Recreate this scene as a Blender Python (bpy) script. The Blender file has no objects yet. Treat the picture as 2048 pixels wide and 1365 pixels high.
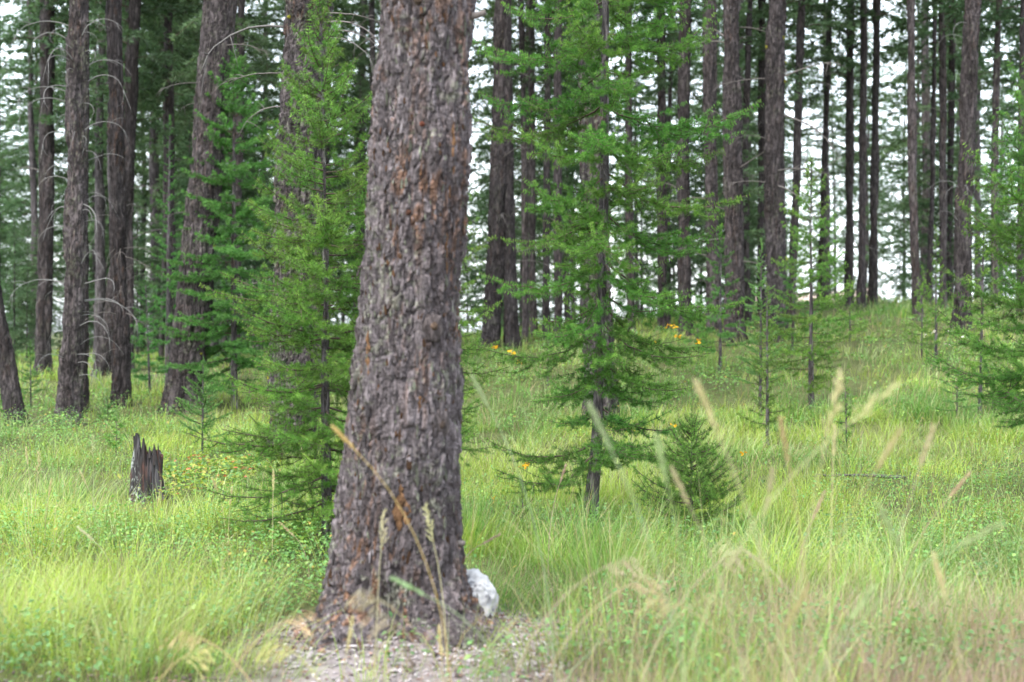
import bpy, math
import numpy as np
from mathutils import Vector

scene = bpy.context.scene
COL = scene.collection
R = math.radians

# ------------------------------------------------------------------ camera, world, sun, exposure
CAM_Z, FPX, HOR = 1.55, 2844.0, 650.0
cam_d = bpy.data.cameras.new('camera')
cam = bpy.data.objects.new('camera', cam_d)
COL.objects.link(cam)
scene.camera = cam
cam.location = (0, 0, CAM_Z)
cam.rotation_euler = (R(90), 0, 0)
cam_d.lens = 50.0
cam_d.sensor_width = 36.0
cam_d.shift_y = -(682.5 - HOR) / 2048.0
cam_d.clip_end = 2000
cam_d.dof.use_dof = True
cam_d.dof.focus_distance = 11.6
cam_d.dof.aperture_fstop = 2.0
cam_d.dof.aperture_blades = 0

SUN_EL, SUN_AZ = R(58), R(215)          # azimuth clockwise from +Y
w = bpy.data.worlds.new('World')
scene.world = w
w.use_nodes = True
nt = w.node_tree
bg = nt.nodes['Background']
sky = nt.nodes.new('ShaderNodeTexSky')
sky.sky_type = 'NISHITA'
sky.sun_disc = False
sky.sun_elevation = SUN_EL
sky.sun_rotation = SUN_AZ
sky.air_density = 1.0
sky.dust_density = 2.0
hs = nt.nodes.new('ShaderNodeHueSaturation')
hs.inputs['Saturation'].default_value = 0.42
nt.links.new(sky.outputs[0], hs.inputs['Color'])
tc = nt.nodes.new('ShaderNodeTexCoord')
cn = nt.nodes.new('ShaderNodeTexNoise')
cn.inputs['Scale'].default_value = 2.2
cn.inputs['Detail'].default_value = 6
nt.links.new(tc.outputs['Generated'], cn.inputs['Vector'])
cr = nt.nodes.new('ShaderNodeValToRGB')
cr.color_ramp.elements[0].position = 0.36
cr.color_ramp.elements[1].position = 0.62
nt.links.new(cn.outputs['Fac'], cr.inputs['Fac'])
mx = nt.nodes.new('ShaderNodeMixRGB')
nt.links.new(cr.outputs['Color'], mx.inputs['Fac'])
nt.links.new(hs.outputs[0], mx.inputs[1])
mx.inputs[2].default_value = (6.7, 7.5, 8.3, 1)      # bright thin cloud
nt.links.new(mx.outputs[0], bg.inputs['Color'])
bg.inputs['Strength'].default_value = 0.15

sd = bpy.data.lights.new('sun', 'SUN')
sd.energy = 1.5
sd.angle = R(14)
sd.color = (1.0, 0.96, 0.9)
sun = bpy.data.objects.new('sun', sd)
COL.objects.link(sun)
sv = Vector((math.sin(SUN_AZ) * math.cos(SUN_EL), math.cos(SUN_AZ) * math.cos(SUN_EL), math.sin(SUN_EL)))
sun.rotation_euler = sv.to_track_quat('Z', 'Y').to_euler()

vs = scene.view_settings
vs.view_transform = 'Standard'
vs.look = 'None'
vs.exposure = 1.95
vs.gamma = 1
vs.use_curve_mapping = False
scene.render.film_transparent = False
cy = scene.cycles
cy.max_bounces = 6
cy.diffuse_bounces = 4
cy.glossy_bounces = 2
cy.transmission_bounces = 4
cy.transparent_max_bounces = 4
cy.use_denoising = True
cy.denoiser = 'OPENIMAGEDENOISE'
cy.denoising_input_passes = 'RGB_ALBEDO_NORMAL'
cy.denoising_prefilter = 'ACCURATE'
cy.caustics_reflective = False
cy.caustics_refractive = False
cy.sample_clamp_indirect = 6.0

# ------------------------------------------------------------------ noise
def _hash(ix, iy, iz, s):
    h = (ix.astype(np.int64) * 374761393 + iy.astype(np.int64) * 668265263 + iz.astype(np.int64) * 2147483647 + s * 974634777) & 0xFFFFFFFF
    h = ((h ^ (h >> 13)) * 1274126177) & 0xFFFFFFFF
    h = ((h ^ (h >> 15)) * 2246822519) & 0xFFFFFFFF
    h = h ^ (h >> 16)
    return (h & 0xFFFFFF) / float(0x1000000)

def vnoise(p, s=0):
    i = np.floor(p)
    f = p - i
    f = f * f * (3 - 2 * f)
    x, y, z = i[:, 0], i[:, 1], i[:, 2]
    out = 0
    for dx in (0, 1):
        wx = f[:, 0] if dx else 1 - f[:, 0]
        for dy in (0, 1):
            wy = f[:, 1] if dy else 1 - f[:, 1]
            for dz in (0, 1):
                wz = f[:, 2] if dz else 1 - f[:, 2]
                out = out + wx * wy * wz * _hash(x + dx, y + dy, z + dz, s)
    return out

def fbm(p, s=0, o=4):
    a, t, n = 0.5, 0, 0
    for k in range(o):
        t = t + a * vnoise(p * (2.03 ** k), s + k * 17)
        n += a
        a *= 0.5
    return t / n

def worley(p, s=0):
    i = np.floor(p)
    f1 = np.full(len(p), 9.0)
    f2 = np.full(len(p), 9.0)
    cid = np.zeros(len(p))
    for dx in (-1, 0, 1):
        for dy in (-1, 0, 1):
            for dz in (-1, 0, 1):
                c = i + np.array([dx, dy, dz])
                hx = _hash(c[:, 0], c[:, 1], c[:, 2], s)
                hy = _hash(c[:, 0], c[:, 1], c[:, 2], s + 101)
                hz = _hash(c[:, 0], c[:, 1], c[:, 2], s + 202)
                d = np.sqrt((c[:, 0] + hx - p[:, 0]) ** 2 + (c[:, 1] + hy - p[:, 1]) ** 2 + (c[:, 2] + hz - p[:, 2]) ** 2)
                nearer = d < f1
                f2 = np.where(nearer, f1, np.minimum(f2, d))
                cid = np.where(nearer, _hash(c[:, 0], c[:, 1], c[:, 2], s + 303), cid)
                f1 = np.where(nearer, d, f1)
    return f1, f2, cid

def sstep(a, b, x):
    t = np.clip((x - a) / (b - a), 0, 1)
    return t * t * (3 - 2 * t)

# ------------------------------------------------------------------ terrain height, ray helpers
def H(x, y):
    x = np.asarray(x, float)
    y = np.asarray(y, float)
    s = 19.0 - 0.55 * np.clip(x, -16, 16)
    k = 1.6
    z = 0.108 * k * np.logaddexp(0, (y - s) / k)
    cap = np.clip(1.28 + 0.1 * x, 0.62, 2.15)
    z = cap - 0.35 * np.logaddexp(0, (cap - z) / 0.35)        # soft ceiling
    z = np.maximum(z, -0.1 + 0 * z) - 0.16 * np.clip((y - 47), 0, 60) ** 0.85
    z = z + 0.075 * np.exp(-((x + .52) ** 2 + (y - 6.9) ** 2) / .36)
    p = np.stack([x.ravel() * 0.5, y.ravel() * 0.5, 0 * x.ravel()], 1)
    z = z + (0.12 * (vnoise(p, 5) - 0.5)).reshape(x.shape) + (0.06 * (vnoise(p * 2.7, 9) - 0.5)).reshape(x.shape)
    return z
H0 = float(H(0.0, 0.0)) 

def h(x, y):
    return float(H(np.array([x]), np.array([y]))[0])

def at(px, py, y0=3.0, y1=70.0):
    """ground point seen at photo pixel (2048 wide)"""
    Y = y0
    while Y < y1:
        x = (px - 1024) / FPX * Y
        if CAM_Z + (HOR - py) / FPX * Y <= h(x, Y):
            return Vector((x, Y, h(x, Y)))
        Y += 0.04
    return None

def on(px, Y):
    x = (px - 1024) / FPX * Y
    return Vector((x, Y, h(x, Y)))

def ray(px, py, Y):
    return Vector(((px - 1024) / FPX * Y, Y, CAM_Z + (HOR - py) / FPX * Y))

# ------------------------------------------------------------------ object helpers
def mesh(name, V, F, mats, tint=None, midx=None, smooth=False):
    V = np.asarray(V, np.float32)
    me = bpy.data.meshes.new(name)
    me.vertices.add(len(V))
    me.vertices.foreach_set('co', V.ravel())
    if isinstance(F, np.ndarray):
        n = F.shape[1]
        flat = F.ravel().astype(np.int32)
        starts = np.arange(0, len(F) * n, n, dtype=np.int32)
    else:
        ls = [len(f) for f in F]
        flat = np.array([i for f in F for i in f], np.int32)
        starts = np.concatenate([[0], np.cumsum(ls)[:-1]]).astype(np.int32)
    me.loops.add(len(flat))
    me.loops.foreach_set('vertex_index', flat)
    me.polygons.add(len(starts))
    me.polygons.foreach_set('loop_start', starts)
    for m in (mats if isinstance(mats, (list, tuple)) else [mats]):
        me.materials.append(m)
    if midx is not None:
        me.polygons.foreach_set('material_index', np.asarray(midx, np.int32))
    me.polygons.foreach_set('use_smooth', np.full(len(starts), smooth, bool))
    if tint is not None:
        a = me.attributes.new('tint', 'FLOAT_COLOR', 'POINT')
        t = np.ones((len(V), 4), np.float32)
        t[:, :3] = tint
        a.data.foreach_set('color', t.ravel())
    me.update(calc_edges=True)
    return me

def link(name, data, parent=None, loc=None, rot=None, scale=None):
    o = bpy.data.objects.new(name, data)
    COL.objects.link(o)
    if parent is not None:
        o.parent = parent
    if loc is not None:
        o.location = loc
    if rot is not None:
        o.rotation_euler = rot
    if scale is not None:
        o.scale = (scale, scale, scale) if np.isscalar(scale) else scale
    return o

def tag(o, label, cat, group=None):
    o['label'] = label
    o['category'] = cat
    if group:
        o['group'] = group
    return o

def kind(o, k):
    o['kind'] = k
    return o

def thing(name, label, cat, loc, rz=0, group=None):
    o = link(name, None, None, loc, (0, 0, rz))
    o.empty_display_size = 0.2
    return tag(o, label, cat, group)

class Geo:
    """collects triangles/quads as numpy blocks"""
    def __init__(s):
        s.V, s.F, s.C, s.M, s.n = [], [], [], [], 0
    def add(s, V, F, C, m=0):
        V = np.asarray(V, np.float32)
        F = np.asarray(F, np.int64)
        if F.shape[1] == 4:
            F = np.concatenate([F[:, [0, 1, 2]], F[:, [0, 2, 3]]])
        s.V.append(V)
        s.F.append(F + s.n)
        C = np.asarray(C, np.float32)
        if C.ndim == 1:
            C = np.tile(C, (len(V), 1))
        s.C.append(C)
        s.M.append(np.full(len(F), m))
        s.n += len(V)
    def arrays(s):
        return np.concatenate(s.V), np.concatenate(s.F), np.concatenate(s.C), np.concatenate(s.M)
    def mesh(s, name, mats, smooth=False):
        V, F, C, M = s.arrays()
        return mesh(name, V, F, mats, C, M, smooth)

def tube(P, rad, n=5, cap=True):
    """quad tube along points P with radius per point"""
    P = np.asarray(P, float)
    rad = np.asarray(rad, float)
    T = np.gradient(P, axis=0)
    T /= np.linalg.norm(T, axis=1)[:, None] + 1e-9
    ref = np.array([0, 0, 1.0]) if abs(T[:, 2].mean()) < 0.8 else np.array([1.0, 0, 0])
    A = np.cross(T, ref)
    A /= np.linalg.norm(A, axis=1)[:, None] + 1e-9
    B = np.cross(T, A)
    th = np.linspace(0, 2 * np.pi, n, endpoint=False)
    V = P[:, None, :] + rad[:, None, None] * (np.cos(th)[None, :, None] * A[:, None, :] + np.sin(th)[None, :, None] * B[:, None, :])
    V = V.reshape(-1, 3)
    m = len(P)
    i = np.arange(m - 1)[:, None] * n
    j = np.arange(n)[None, :]
    jn = (j + 1) % n
    F = np.stack([i + j, i + jn, i + n + jn, i + n + j], -1).reshape(-1, 4)
    if cap:
        V = np.concatenate([V, P[[-1]], P[[0]]])
        a = (m - 1) * n
        c0, c1 = m * n, m * n + 1
        jj = np.arange(n)
        F = np.concatenate([F, np.stack([a + jj, a + (jj + 1) % n, np.full(n, c0), np.full(n, c0)], 1),
                            np.stack([(jj + 1) % n, jj, np.full(n, c1), np.full(n, c1)], 1)])
    return V, F

def tris_of(F):
    T = np.concatenate([F[:, [0, 1, 2]], F[:, [0, 2, 3]]])
    return T[(T[:, 0] != T[:, 1]) & (T[:, 1] != T[:, 2]) & (T[:, 2] != T[:, 0])]

# ------------------------------------------------------------------ materials
def new_mat(name):
    m = bpy.data.materials.new(name)
    m.use_nodes = True
    t = m.node_tree
    for n in list(t.nodes):
        t.nodes.remove(n)
    out = t.nodes.new('ShaderNodeOutputMaterial')
    return m, t, out

def foliage(name, trans=0.4, rough=0.5, spec=0.3, hue=0.03, val=0.35, tmul=(1.15, 1.2, 0.7)):
    m, t, out = new_mat(name)
    at_ = t.nodes.new('ShaderNodeAttribute')
    at_.attribute_name = 'tint'
    oi = t.nodes.new('ShaderNodeObjectInfo')
    hsn = t.nodes.new('ShaderNodeHueSaturation')
    mr = t.nodes.new('ShaderNodeMapRange')
    mr.inputs['To Min'].default_value = 1 - val * 0.5
    mr.inputs['To Max'].default_value = 1 + val * 0.5
    t.links.new(oi.outputs['Random'], mr.inputs['Value'])
    t.links.new(mr.outputs[0], hsn.inputs['Value'])
    ml = t.nodes.new('ShaderNodeMath')
    ml.operation = 'MULTIPLY'
    ml.inputs[1].default_value = 7.31
    fr = t.nodes.new('ShaderNodeMath')
    fr.operation = 'FRACT'
    t.links.new(oi.outputs['Random'], ml.inputs[0])
    t.links.new(ml.outputs[0], fr.inputs[0])
    mr2 = t.nodes.new('ShaderNodeMapRange')
    mr2.inputs['To Min'].default_value = 0.5 - hue * 0.5
    mr2.inputs['To Max'].default_value = 0.5 + hue * 0.5
    t.links.new(fr.outputs[0], mr2.inputs['Value'])
    t.links.new(mr2.outputs[0], hsn.inputs['Hue'])
    t.links.new(at_.outputs['Color'], hsn.inputs['Color'])
    p = t.nodes.new('ShaderNodeBsdfPrincipled')
    p.inputs['Roughness'].default_value = rough
    p.inputs['Specular IOR Level'].default_value = spec
    t.links.new(hsn.outputs[0], p.inputs['Base Color'])
    tr = t.nodes.new('ShaderNodeBsdfTranslucent')
    mu = t.nodes.new('ShaderNodeMixRGB')
    mu.blend_type = 'MULTIPLY'
    mu.inputs[0].default_value = 1
    mu.inputs[2].default_value = (*tmul, 1)
    t.links.new(hsn.outputs[0], mu.inputs[1])
    t.links.new(mu.outputs[0], tr.inputs['Color'])
    mix = t.nodes.new('ShaderNodeMixShader')
    mix.inputs[0].default_value = trans
    t.links.new(p.outputs[0], mix.inputs[1])
    t.links.new(tr.outputs[0], mix.inputs[2])
    t.links.new(mix.outputs[0], out.inputs[0])
    return m

def rough_mat(name, scale=40, amp=0.5, bump=0.3, rough=0.9, spec=0.2, stretch=(1, 1, 0.3), detail=6):
    """tint attribute times object-space noise, with fine bump"""
    m, t, out = new_mat(name)
    at_ = t.nodes.new('ShaderNodeAttribute')
    at_.attribute_name = 'tint'
    tcn = t.nodes.new('ShaderNodeTexCoord')
    mp = t.nodes.new('ShaderNodeMapping')
    mp.inputs['Scale'].default_value = stretch
    t.links.new(tcn.outputs['Object'], mp.inputs['Vector'])
    n = t.nodes.new('ShaderNodeTexNoise')
    n.inputs['Scale'].default_value = scale
    n.inputs['Detail'].default_value = detail
    n.inputs['Roughness'].default_value = 0.65
    t.links.new(mp.outputs[0], n.inputs['Vector'])
    mr = t.nodes.new('ShaderNodeMapRange')
    mr.inputs['From Min'].default_value = 0.25
    mr.inputs['From Max'].default_value = 0.75
    mr.inputs['To Min'].default_value = 1 - amp
    mr.inputs['To Max'].default_value = 1 + amp
    t.links.new(n.outputs['Fac'], mr.inputs['Value'])
    mu = t.nodes.new('ShaderNodeVectorMath')
    mu.operation = 'SCALE'
    t.links.new(at_.outputs['Color'], mu.inputs[0])
    t.links.new(mr.outputs[0], mu.inputs['Scale'])
    p = t.nodes.new('ShaderNodeBsdfPrincipled')
    p.inputs['Roughness'].default_value = rough
    p.inputs['Specular IOR Level'].default_value = spec
    t.links.new(mu.outputs[0], p.inputs['Base Color'])
    b = t.nodes.new('ShaderNodeBump')
    b.inputs['Strength'].default_value = bump
    b.inputs['Distance'].default_value = 0.01
    t.links.new(n.outputs['Fac'], b.inputs['Height'])
    t.links.new(b.outputs[0], p.inputs['Normal'])
    t.links.new(p.outputs[0], out.inputs[0])
    return m

M_NEEDLE = foliage('needles', 0.38, 0.5, 0.25, 0.03, 0.35)
M_FAR = foliage('far_needles', 0.3, 0.55, 0.2, 0.03, 0.4)
M_GRASS = foliage('grass_blades', 0.42, 0.42, 0.4, 0.0, 0.0)
M_LEAF = foliage('herb_leaves', 0.35, 0.45, 0.4, 0.03, 0.2)
M_STRAW = foliage('seed_heads', 0.4, 0.6, 0.2, 0.02, 0.2, (1.1, 1.05, 0.8))
M_PETAL = foliage('petals', 0.35, 0.5, 0.2, 0.0, 0.1, (1.1, 1.0, 0.8))
def bark_mat(name, fs, fine, dist, lo=.5):
    m = rough_mat(name, fine, 0.42, 0.5)
    t = m.node_tree
    p = [n for n in t.nodes if n.type == 'BSDF_PRINCIPLED'][0]
    tcn = [n for n in t.nodes if n.type == 'TEX_COORD'][0]
    mp = t.nodes.new('ShaderNodeMapping')
    mp.inputs['Scale'].default_value = (1, 1, 0.2)
    t.links.new(tcn.outputs['Object'], mp.inputs['Vector'])
    n = t.nodes.new('ShaderNodeTexNoise')
    n.inputs['Scale'].default_value = fs
    n.inputs['Detail'].default_value = 5
    n.inputs['Roughness'].default_value = 0.6
    n.inputs['Distortion'].default_value = 0.6
    t.links.new(mp.outputs[0], n.inputs['Vector'])
    r = t.nodes.new('ShaderNodeValToRGB')
    r.color_ramp.elements[0].position = 0.40
    r.color_ramp.elements[1].position = 0.56
    t.links.new(n.outputs['Fac'], r.inputs['Fac'])
    b0 = [q for q in t.nodes if q.type == 'BUMP'][0]
    b = t.nodes.new('ShaderNodeBump')
    b.inputs['Strength'].default_value = 0.9
    b.inputs['Distance'].default_value = dist
    t.links.new(r.outputs['Color'], b.inputs['Height'])
    t.links.new(b0.outputs[0], b.inputs['Normal'])
    t.links.new(b.outputs[0], p.inputs['Normal'])
    src = p.inputs['Base Color'].links[0].from_socket
    mr = t.nodes.new('ShaderNodeMapRange')
    mr.inputs['To Min'].default_value = lo
    mr.inputs['To Max'].default_value = 1.15
    t.links.new(r.outputs['Color'], mr.inputs['Value'])
    vm = t.nodes.new('ShaderNodeVectorMath')
    vm.operation = 'SCALE'
    t.links.new(src, vm.inputs[0])
    t.links.new(mr.outputs[0], vm.inputs['Scale'])
    t.links.new(vm.outputs[0], p.inputs['Base Color'])
    return m
M_BARK = bark_mat('bark', 26, 90, 0.03)
M_BARKN = bark_mat('near_bark', 46, 170, 0.012, .62)
M_TWIG = rough_mat('twig', 60, 0.3, 0.2)
M_DEAD = rough_mat('dead_wood', 50, 0.35, 0.3)
M_CHAR = rough_mat('charred_wood', 60, 0.6, 0.6, 0.75, 0.35, (1, 1, 0.12))
M_ROCK = rough_mat('pale_rock', 30, 0.12, 0.5, 0.9, 0.2, (1, 1, 1))
M_SOIL = rough_mat('forest_soil', 14, 0.5, 0.6, 0.95, 0.1, (1, 1, 1), 9)
M_LICH = foliage('lichen', 0.2, 0.9, 0.05, 0.02, 0.3)
M_LITTER = rough_mat('litter', 40, 0.4, 0.3, 0.95, 0.1, (1, 1, 1))

# ------------------------------------------------------------------ ground
def make_ground():
    xs = np.concatenate([np.linspace(-420, -32, 14)[:-1], np.linspace(-32, 32, 210), np.linspace(32, 420, 14)[1:]])
    ys = np.concatenate([np.linspace(-60, 2, 12)[:-1], np.linspace(2, 60, 230), np.linspace(60, 900, 30)[1:]])
    X, Y = np.meshgrid(xs, ys)
    Z = H(X, Y)
    far = sstep(58, 110, Y)
    Z = Z * (1 - far) + far * (-3.6 + 0.0 * Y)
    V = np.stack([X.ravel(), Y.ravel(), Z.ravel()], 1)
    nx, ny = len(xs), len(ys)
    i = np.arange(ny - 1)[:, None] * nx
    j = np.arange(nx - 1)[None, :]
    F = np.stack([i + j, i + j + 1, i + nx + j + 1, i + nx + j], -1).reshape(-1, 4)
    p = V * np.array([0.6, 0.6, 0])
    n1 = fbm(p, 3)[:, None]
    n2 = fbm(p * 3.1, 4)[:, None]
    C = np.array([0.060, 0.060, 0.026]) * (1 - n1) + np.array([0.085, 0.10, 0.034]) * n1
    duff = sstep(0.35, 0.8, np.clip(1.4 - np.hypot(V[:, 0] + 0.45, (V[:, 1] - 6.7) * 0.8), 0, 1))[:, None]
    front = (sstep(7.6, 6.2, V[:, 1] + 0.4 * (n1[:, 0] - 0.5)) * sstep(-1.0, 1.2, V[:, 0]))[:, None]
    C = C * (1 - duff) + duff * np.array([0.20, 0.172, 0.168]) * (0.7 + 0.6 * n2)
    C = C * (1 - front) + front * np.array([0.115, 0.088, 0.075]) * (0.7 + 0.6 * n2)
    o = link('ground', mesh('ground', V, F, M_SOIL, C, None, True))
    kind(o, 'structure')
    # pale bare bank far beyond the crest
    xs = np.linspace(17, 37, 60)
    ys = np.linspace(96, 150, 14)
    X, Y = np.meshgrid(xs, ys)
    t = (Y - 96) / 54
    n = fbm(np.stack([X.ravel() * 0.12, Y.ravel() * 0.12, 0 * X.ravel()], 1), 8).reshape(X.shape)
    Z = -4.2 + 9.5 * sstep(0, 0.55, t) * (0.72 + 0.45 * n) * sstep(17, 24, X) * sstep(37, 31, X) * .92
    V = np.stack([X.ravel(), Y.ravel(), Z.ravel()], 1)
    nx, ny = len(xs), len(ys)
    i = np.arange(ny - 1)[:, None] * nx
    j = np.arange(nx - 1)[None, :]
    F = np.stack([i + j, i + j + 1, i + nx + j + 1, i + nx + j], -1).reshape(-1, 4)
    C = np.array([0.36, 0.27, 0.23]) * (0.8 + 0.4 * fbm(V * 0.5, 12))[:, None]
    kind(link('hill', mesh('hill', V, F, M_SOIL, C, None, True)), 'structure')
make_ground()

# ------------------------------------------------------------------ trunks
GREY = np.array([0.072, 0.061, 0.063])
DARK = np.array([0.034, 0.026, 0.025])
PALE = np.array([0.135, 0.118, 0.122])
ORANGE = np.array([0.140, 0.070, 0.034])
LICH = np.array([0.165, 0.172, 0.128])

def trunk_mesh(name, seed, zs, cen, rad, nrad, plate=0.055, amp=0.016, tone=1.0, lichen=0.25, orange=0.25, flare=None, mat=None):
    """zs heights, cen Nx2 centres, rad radii: a barked trunk whose plates are real relief"""
    th = np.linspace(0, 2 * np.pi, nrad, endpoint=False)
    TH, Z = np.meshgrid(th, zs)
    Rr = np.repeat(rad[:, None], nrad, 1)
    if flare is not None:
        lobes = 0.55 * np.sin(3 * TH + seed) + 0.3 * np.sin(5 * TH + 2.1 * seed) + 0.15 * np.sin(8 * TH + seed * 1.7)
        Rr = Rr * (1 + 0.34 * lobes * flare[:, None])
    ct, st = np.cos(TH).ravel(), np.sin(TH).ravel()
    r0 = Rr.ravel()
    z = Z.ravel()
    P = np.stack([ct * r0, st * r0, z], 1)
    off = seed * 13.7
    wv = np.stack([fbm(P * 9 + off, seed + 1, 3), fbm(P * 9 + off + 50, seed + 2, 3), fbm(P * 7 + off + 90, seed + 3, 3)], 1) - 0.5
    Q = P + wv * 0.06 * np.array([1, 1, 2.2])
    f1, f2, c1 = worley(Q / np.array([plate, plate, plate * 3.8]) + off, seed)
    pl = sstep(0.03, 0.30, f2 - f1) * (0.45 + 0.55 * c1)
    g1, g2, c2 = worley(Q / np.array([plate * .42, plate * .42, plate * 0.75]) + off, seed + 7)
    fl = sstep(0.0, 0.25, g2 - g1) * (0.2 + 0.8 * c2)
    fur = fbm(P / np.array([0.11, 0.11, 0.8]) + off, seed + 11, 3)
    lump = fbm(P * 3.2 + off, seed + 12, 2) - 0.5
    d = amp * (pl * 1.0 + fl * 0.55) + amp * 2.0 * (sstep(0.36, 0.58, fur) - 0.5) + 0.035 * lump * np.minimum(r0 / 0.25, 1.6)
    rr = r0 + d - amp * 0.6
    cx = np.repeat(cen[:, 0], nrad)
    cyy = np.repeat(cen[:, 1], nrad)
    V = np.stack([cx + ct * rr, cyy + st * rr, z], 1)
    a = (0.30 + 0.9 * c1 * 0.6 + 0.35 * (c2 - .5))[:, None]
    C = GREY * (1 - a) + PALE * a
    dk = sstep(0.40, 0.75, fbm(P / np.array([.16, .16, .5]) + off + 20, seed + 21, 3))[:, None]
    C = C * (1 - 0.55 * dk) + DARK * 0.55 * dk
    om = .8 * (sstep(0.53, 0.66, fbm(P / np.array([0.022, 0.022, 0.14]) + off, seed + 31, 3)) * sstep(0.35, 0.7, fbm(P / np.array([.3, .3, .9]) + off, seed + 32, 2)))[:, None]
    C = C * (1 - om * min(1, orange * 2)) + ORANGE * (0.5 + 0.9 * c2[:, None]) * om * min(1, orange * 2)
    low = 1 + 0.9 * np.exp(-np.clip(z, 0, 9) / 0.7)
    lm = (sstep(0.60 - 0.12 * lichen, 0.70 - 0.1 * lichen, fbm(P * 42 + off, seed + 41, 3) * .6 + fbm(P * 5 + off, seed + 42, 2) * .4 + 0.045 * (low - 1)) * min(1, lichen * 2.0))[:, None]
    C = C * (1 - lm) + LICH * (0.7 + 0.5 * c2[:, None]) * lm
    C = C * tone
    n = nrad
    i = np.arange(len(zs) - 1)[:, None] * n
    j = np.arange(n)[None, :]
    jn = (j + 1) % n
    F = np.stack([i + j, i + jn, i + n + jn, i + n + j], -1).reshape(-1, 4)
    return mesh(name, V, F, mat or M_BARK, C, None, True), rr.reshape(Z.shape)

# the big near trunk: outline read from the photograph at its real distance
D0 = 6.9
SC = FPX / D0
prof = [(-420, 874, 176), (0, 857, 185), (150, 851, 195), (300, 844, 203), (450, 833, 209), (600, 822, 212), (750, 812, 220), (900, 804, 228), (1000, 797, 240),
        (1100, 792, 256), (1160, 792, 284), (1210, 797, 326), (1250, 803, 396), (1290, 808, 500), (1330, 812, 620)]
BX = (808 - 1024) / SC
BZ = h(BX, D0)
pz = np.array([CAM_Z + (HOR - p[0]) / SC - BZ for p in prof])[::-1]
pc = np.array([(p[1] - 1024) / SC - BX for p in prof])[::-1]
pr = np.array([p[2] / SC / 2 for p in prof])[::-1]
zs = np.concatenate([np.linspace(-0.1, 3.35, 560), np.linspace(3.42, 22, 60)])
cx = np.interp(zs, pz, pc)
cx = np.where(zs > pz[-1], pc[-1] + (zs - pz[-1]) * 0.012, cx)
rad = np.interp(zs, pz, pr) - 0.016
rad = np.where(zs > pz[-1], pr[-1] * np.clip(1 - (zs - pz[-1]) / 20.5, 0.06, 1), rad)
flr = np.exp(-np.clip(zs + .05, 0, 9) / 0.16) * 0.75
tr_me, rr_main = trunk_mesh('near_trunk', 3, zs, np.stack([cx, 0 * cx], 1), rad, 280, plate=0.036, amp=0.020, tone=1.2 * np.array([1.02, .985, .985]), lichen=0.28, orange=0.46, flare=flr, mat=M_BARKN)
big = thing('conifer_tree', 'thick scaly barked trunk nearest of all, filling the middle from duff to top', 'tree', (BX, D0, BZ))
link('trunk', tr_me, big)

def main_surface(th, z, out=0.0):
    k = int(np.clip(np.searchsorted(zs, z), 0, len(zs) - 1))
    m = int((th % (2 * math.pi)) / (2 * math.pi) * 280) % 280
    r = rr_main[k, m] + out
    return Vector((cx[k] + r * math.cos(th), r * math.sin(th), zs[k]))

# bark flakes
def flake_mesh(seed):
    rg = np.random.default_rng(seed)
    n = 9
    a = np.linspace(0, 2 * np.pi, n, endpoint=False) + rg.normal(0, .12, n)
    rr = 1 + rg.normal(0, .2, n)
    y = np.cos(a) * rr * 0.5
    z = np.sin(a) * rr * 1.0
    base = np.stack([np.full(n, -0.25), y, z], 1)
    top = np.stack([0.22 + rg.normal(0, .06, n), y * 0.86, z * 0.86], 1)
    mid = np.array([[0.34, 0, 0]])
    V = np.concatenate([base, top, mid])
    F = []
    for k in range(n):
        k2 = (k + 1) % n
        F.append([k, k2, n + k2, n + k])
        F.append([n + k, n + k2, 2 * n, 2 * n])
    F = tris_of(np.array(F))
    c = rg.choice(4, p=[.46, .42, .06, .06])
    col = [PALE * 1.05, GREY * 1.35, ORANGE * 0.6, LICH * 0.85][c] * rg.uniform(.75, 1.2)
    C = np.tile(col, (len(V), 1))
    C[:n] = C[:n] * 0.65 + ORANGE * 0.2
    return V, F, C

FL = [flake_mesh(500 + k) for k in range(14)]
FLM = [mesh('bark_flake', V, F, M_BARKN, C) for V, F, C in FL]
rg = np.random.default_rng(77)
for k in range(280):
    th = rg.uniform(R(175), R(365))
    z = rg.uniform(0.05, 3.2)
    s = rg.uniform(0.014, 0.027) * (1.15 if z < .8 else 1)
    p = main_surface(th, z, -0.003)
    link('bark_plate', FLM[rg.integers(14)], big, p, (0, rg.normal(0, .12), th + rg.normal(0, .15)), (s * 0.42, s * .8, s * rg.uniform(1.1, 2.2)))
g = Geo()
for k in range(4600):
    th = rg.uniform(0, 2 * math.pi)
    z = rg.uniform(0.0, 3.3)
    s = rg.uniform(0.007, 0.018)
    p = np.array(main_surface(th, z, -0.002))
    V, F, C = FL[rg.integers(14)]
    W = V * np.array([s * .5, s * .85, s * rg.uniform(.9, 2.3)])
    tl = rg.normal(0, .18)
    W = np.stack([W[:, 0] * math.cos(tl) + W[:, 2] * math.sin(tl), W[:, 1], W[:, 2] * math.cos(tl) - W[:, 0] * math.sin(tl)], 1)
    W = np.stack([W[:, 0] * math.cos(th) - W[:, 1] * math.sin(th), W[:, 0] * math.sin(th) + W[:, 1] * math.cos(th), W[:, 2]], 1)
    g.add(W + p, F, C * rg.uniform(.8, 1.2))
kind(link('loose_bark', g.mesh('loose_bark', M_BARKN), big), 'stuff')

def blob(seed, n=3, amp=0.25, fr=2.0):
    import bmesh
    bm = bmesh.new()
    bmesh.ops.create_icosphere(bm, subdivisions=n, radius=1.0)
    V = np.array([v.co[:] for v in bm.verts])
    F = np.array([[v.index for v in f.verts] for f in bm.faces])
    bm.free()
    d = fbm(V * fr + seed * 7.3, seed, 4) - 0.5
    return V * (1 + amp * 2 * d)[:, None], F

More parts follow.
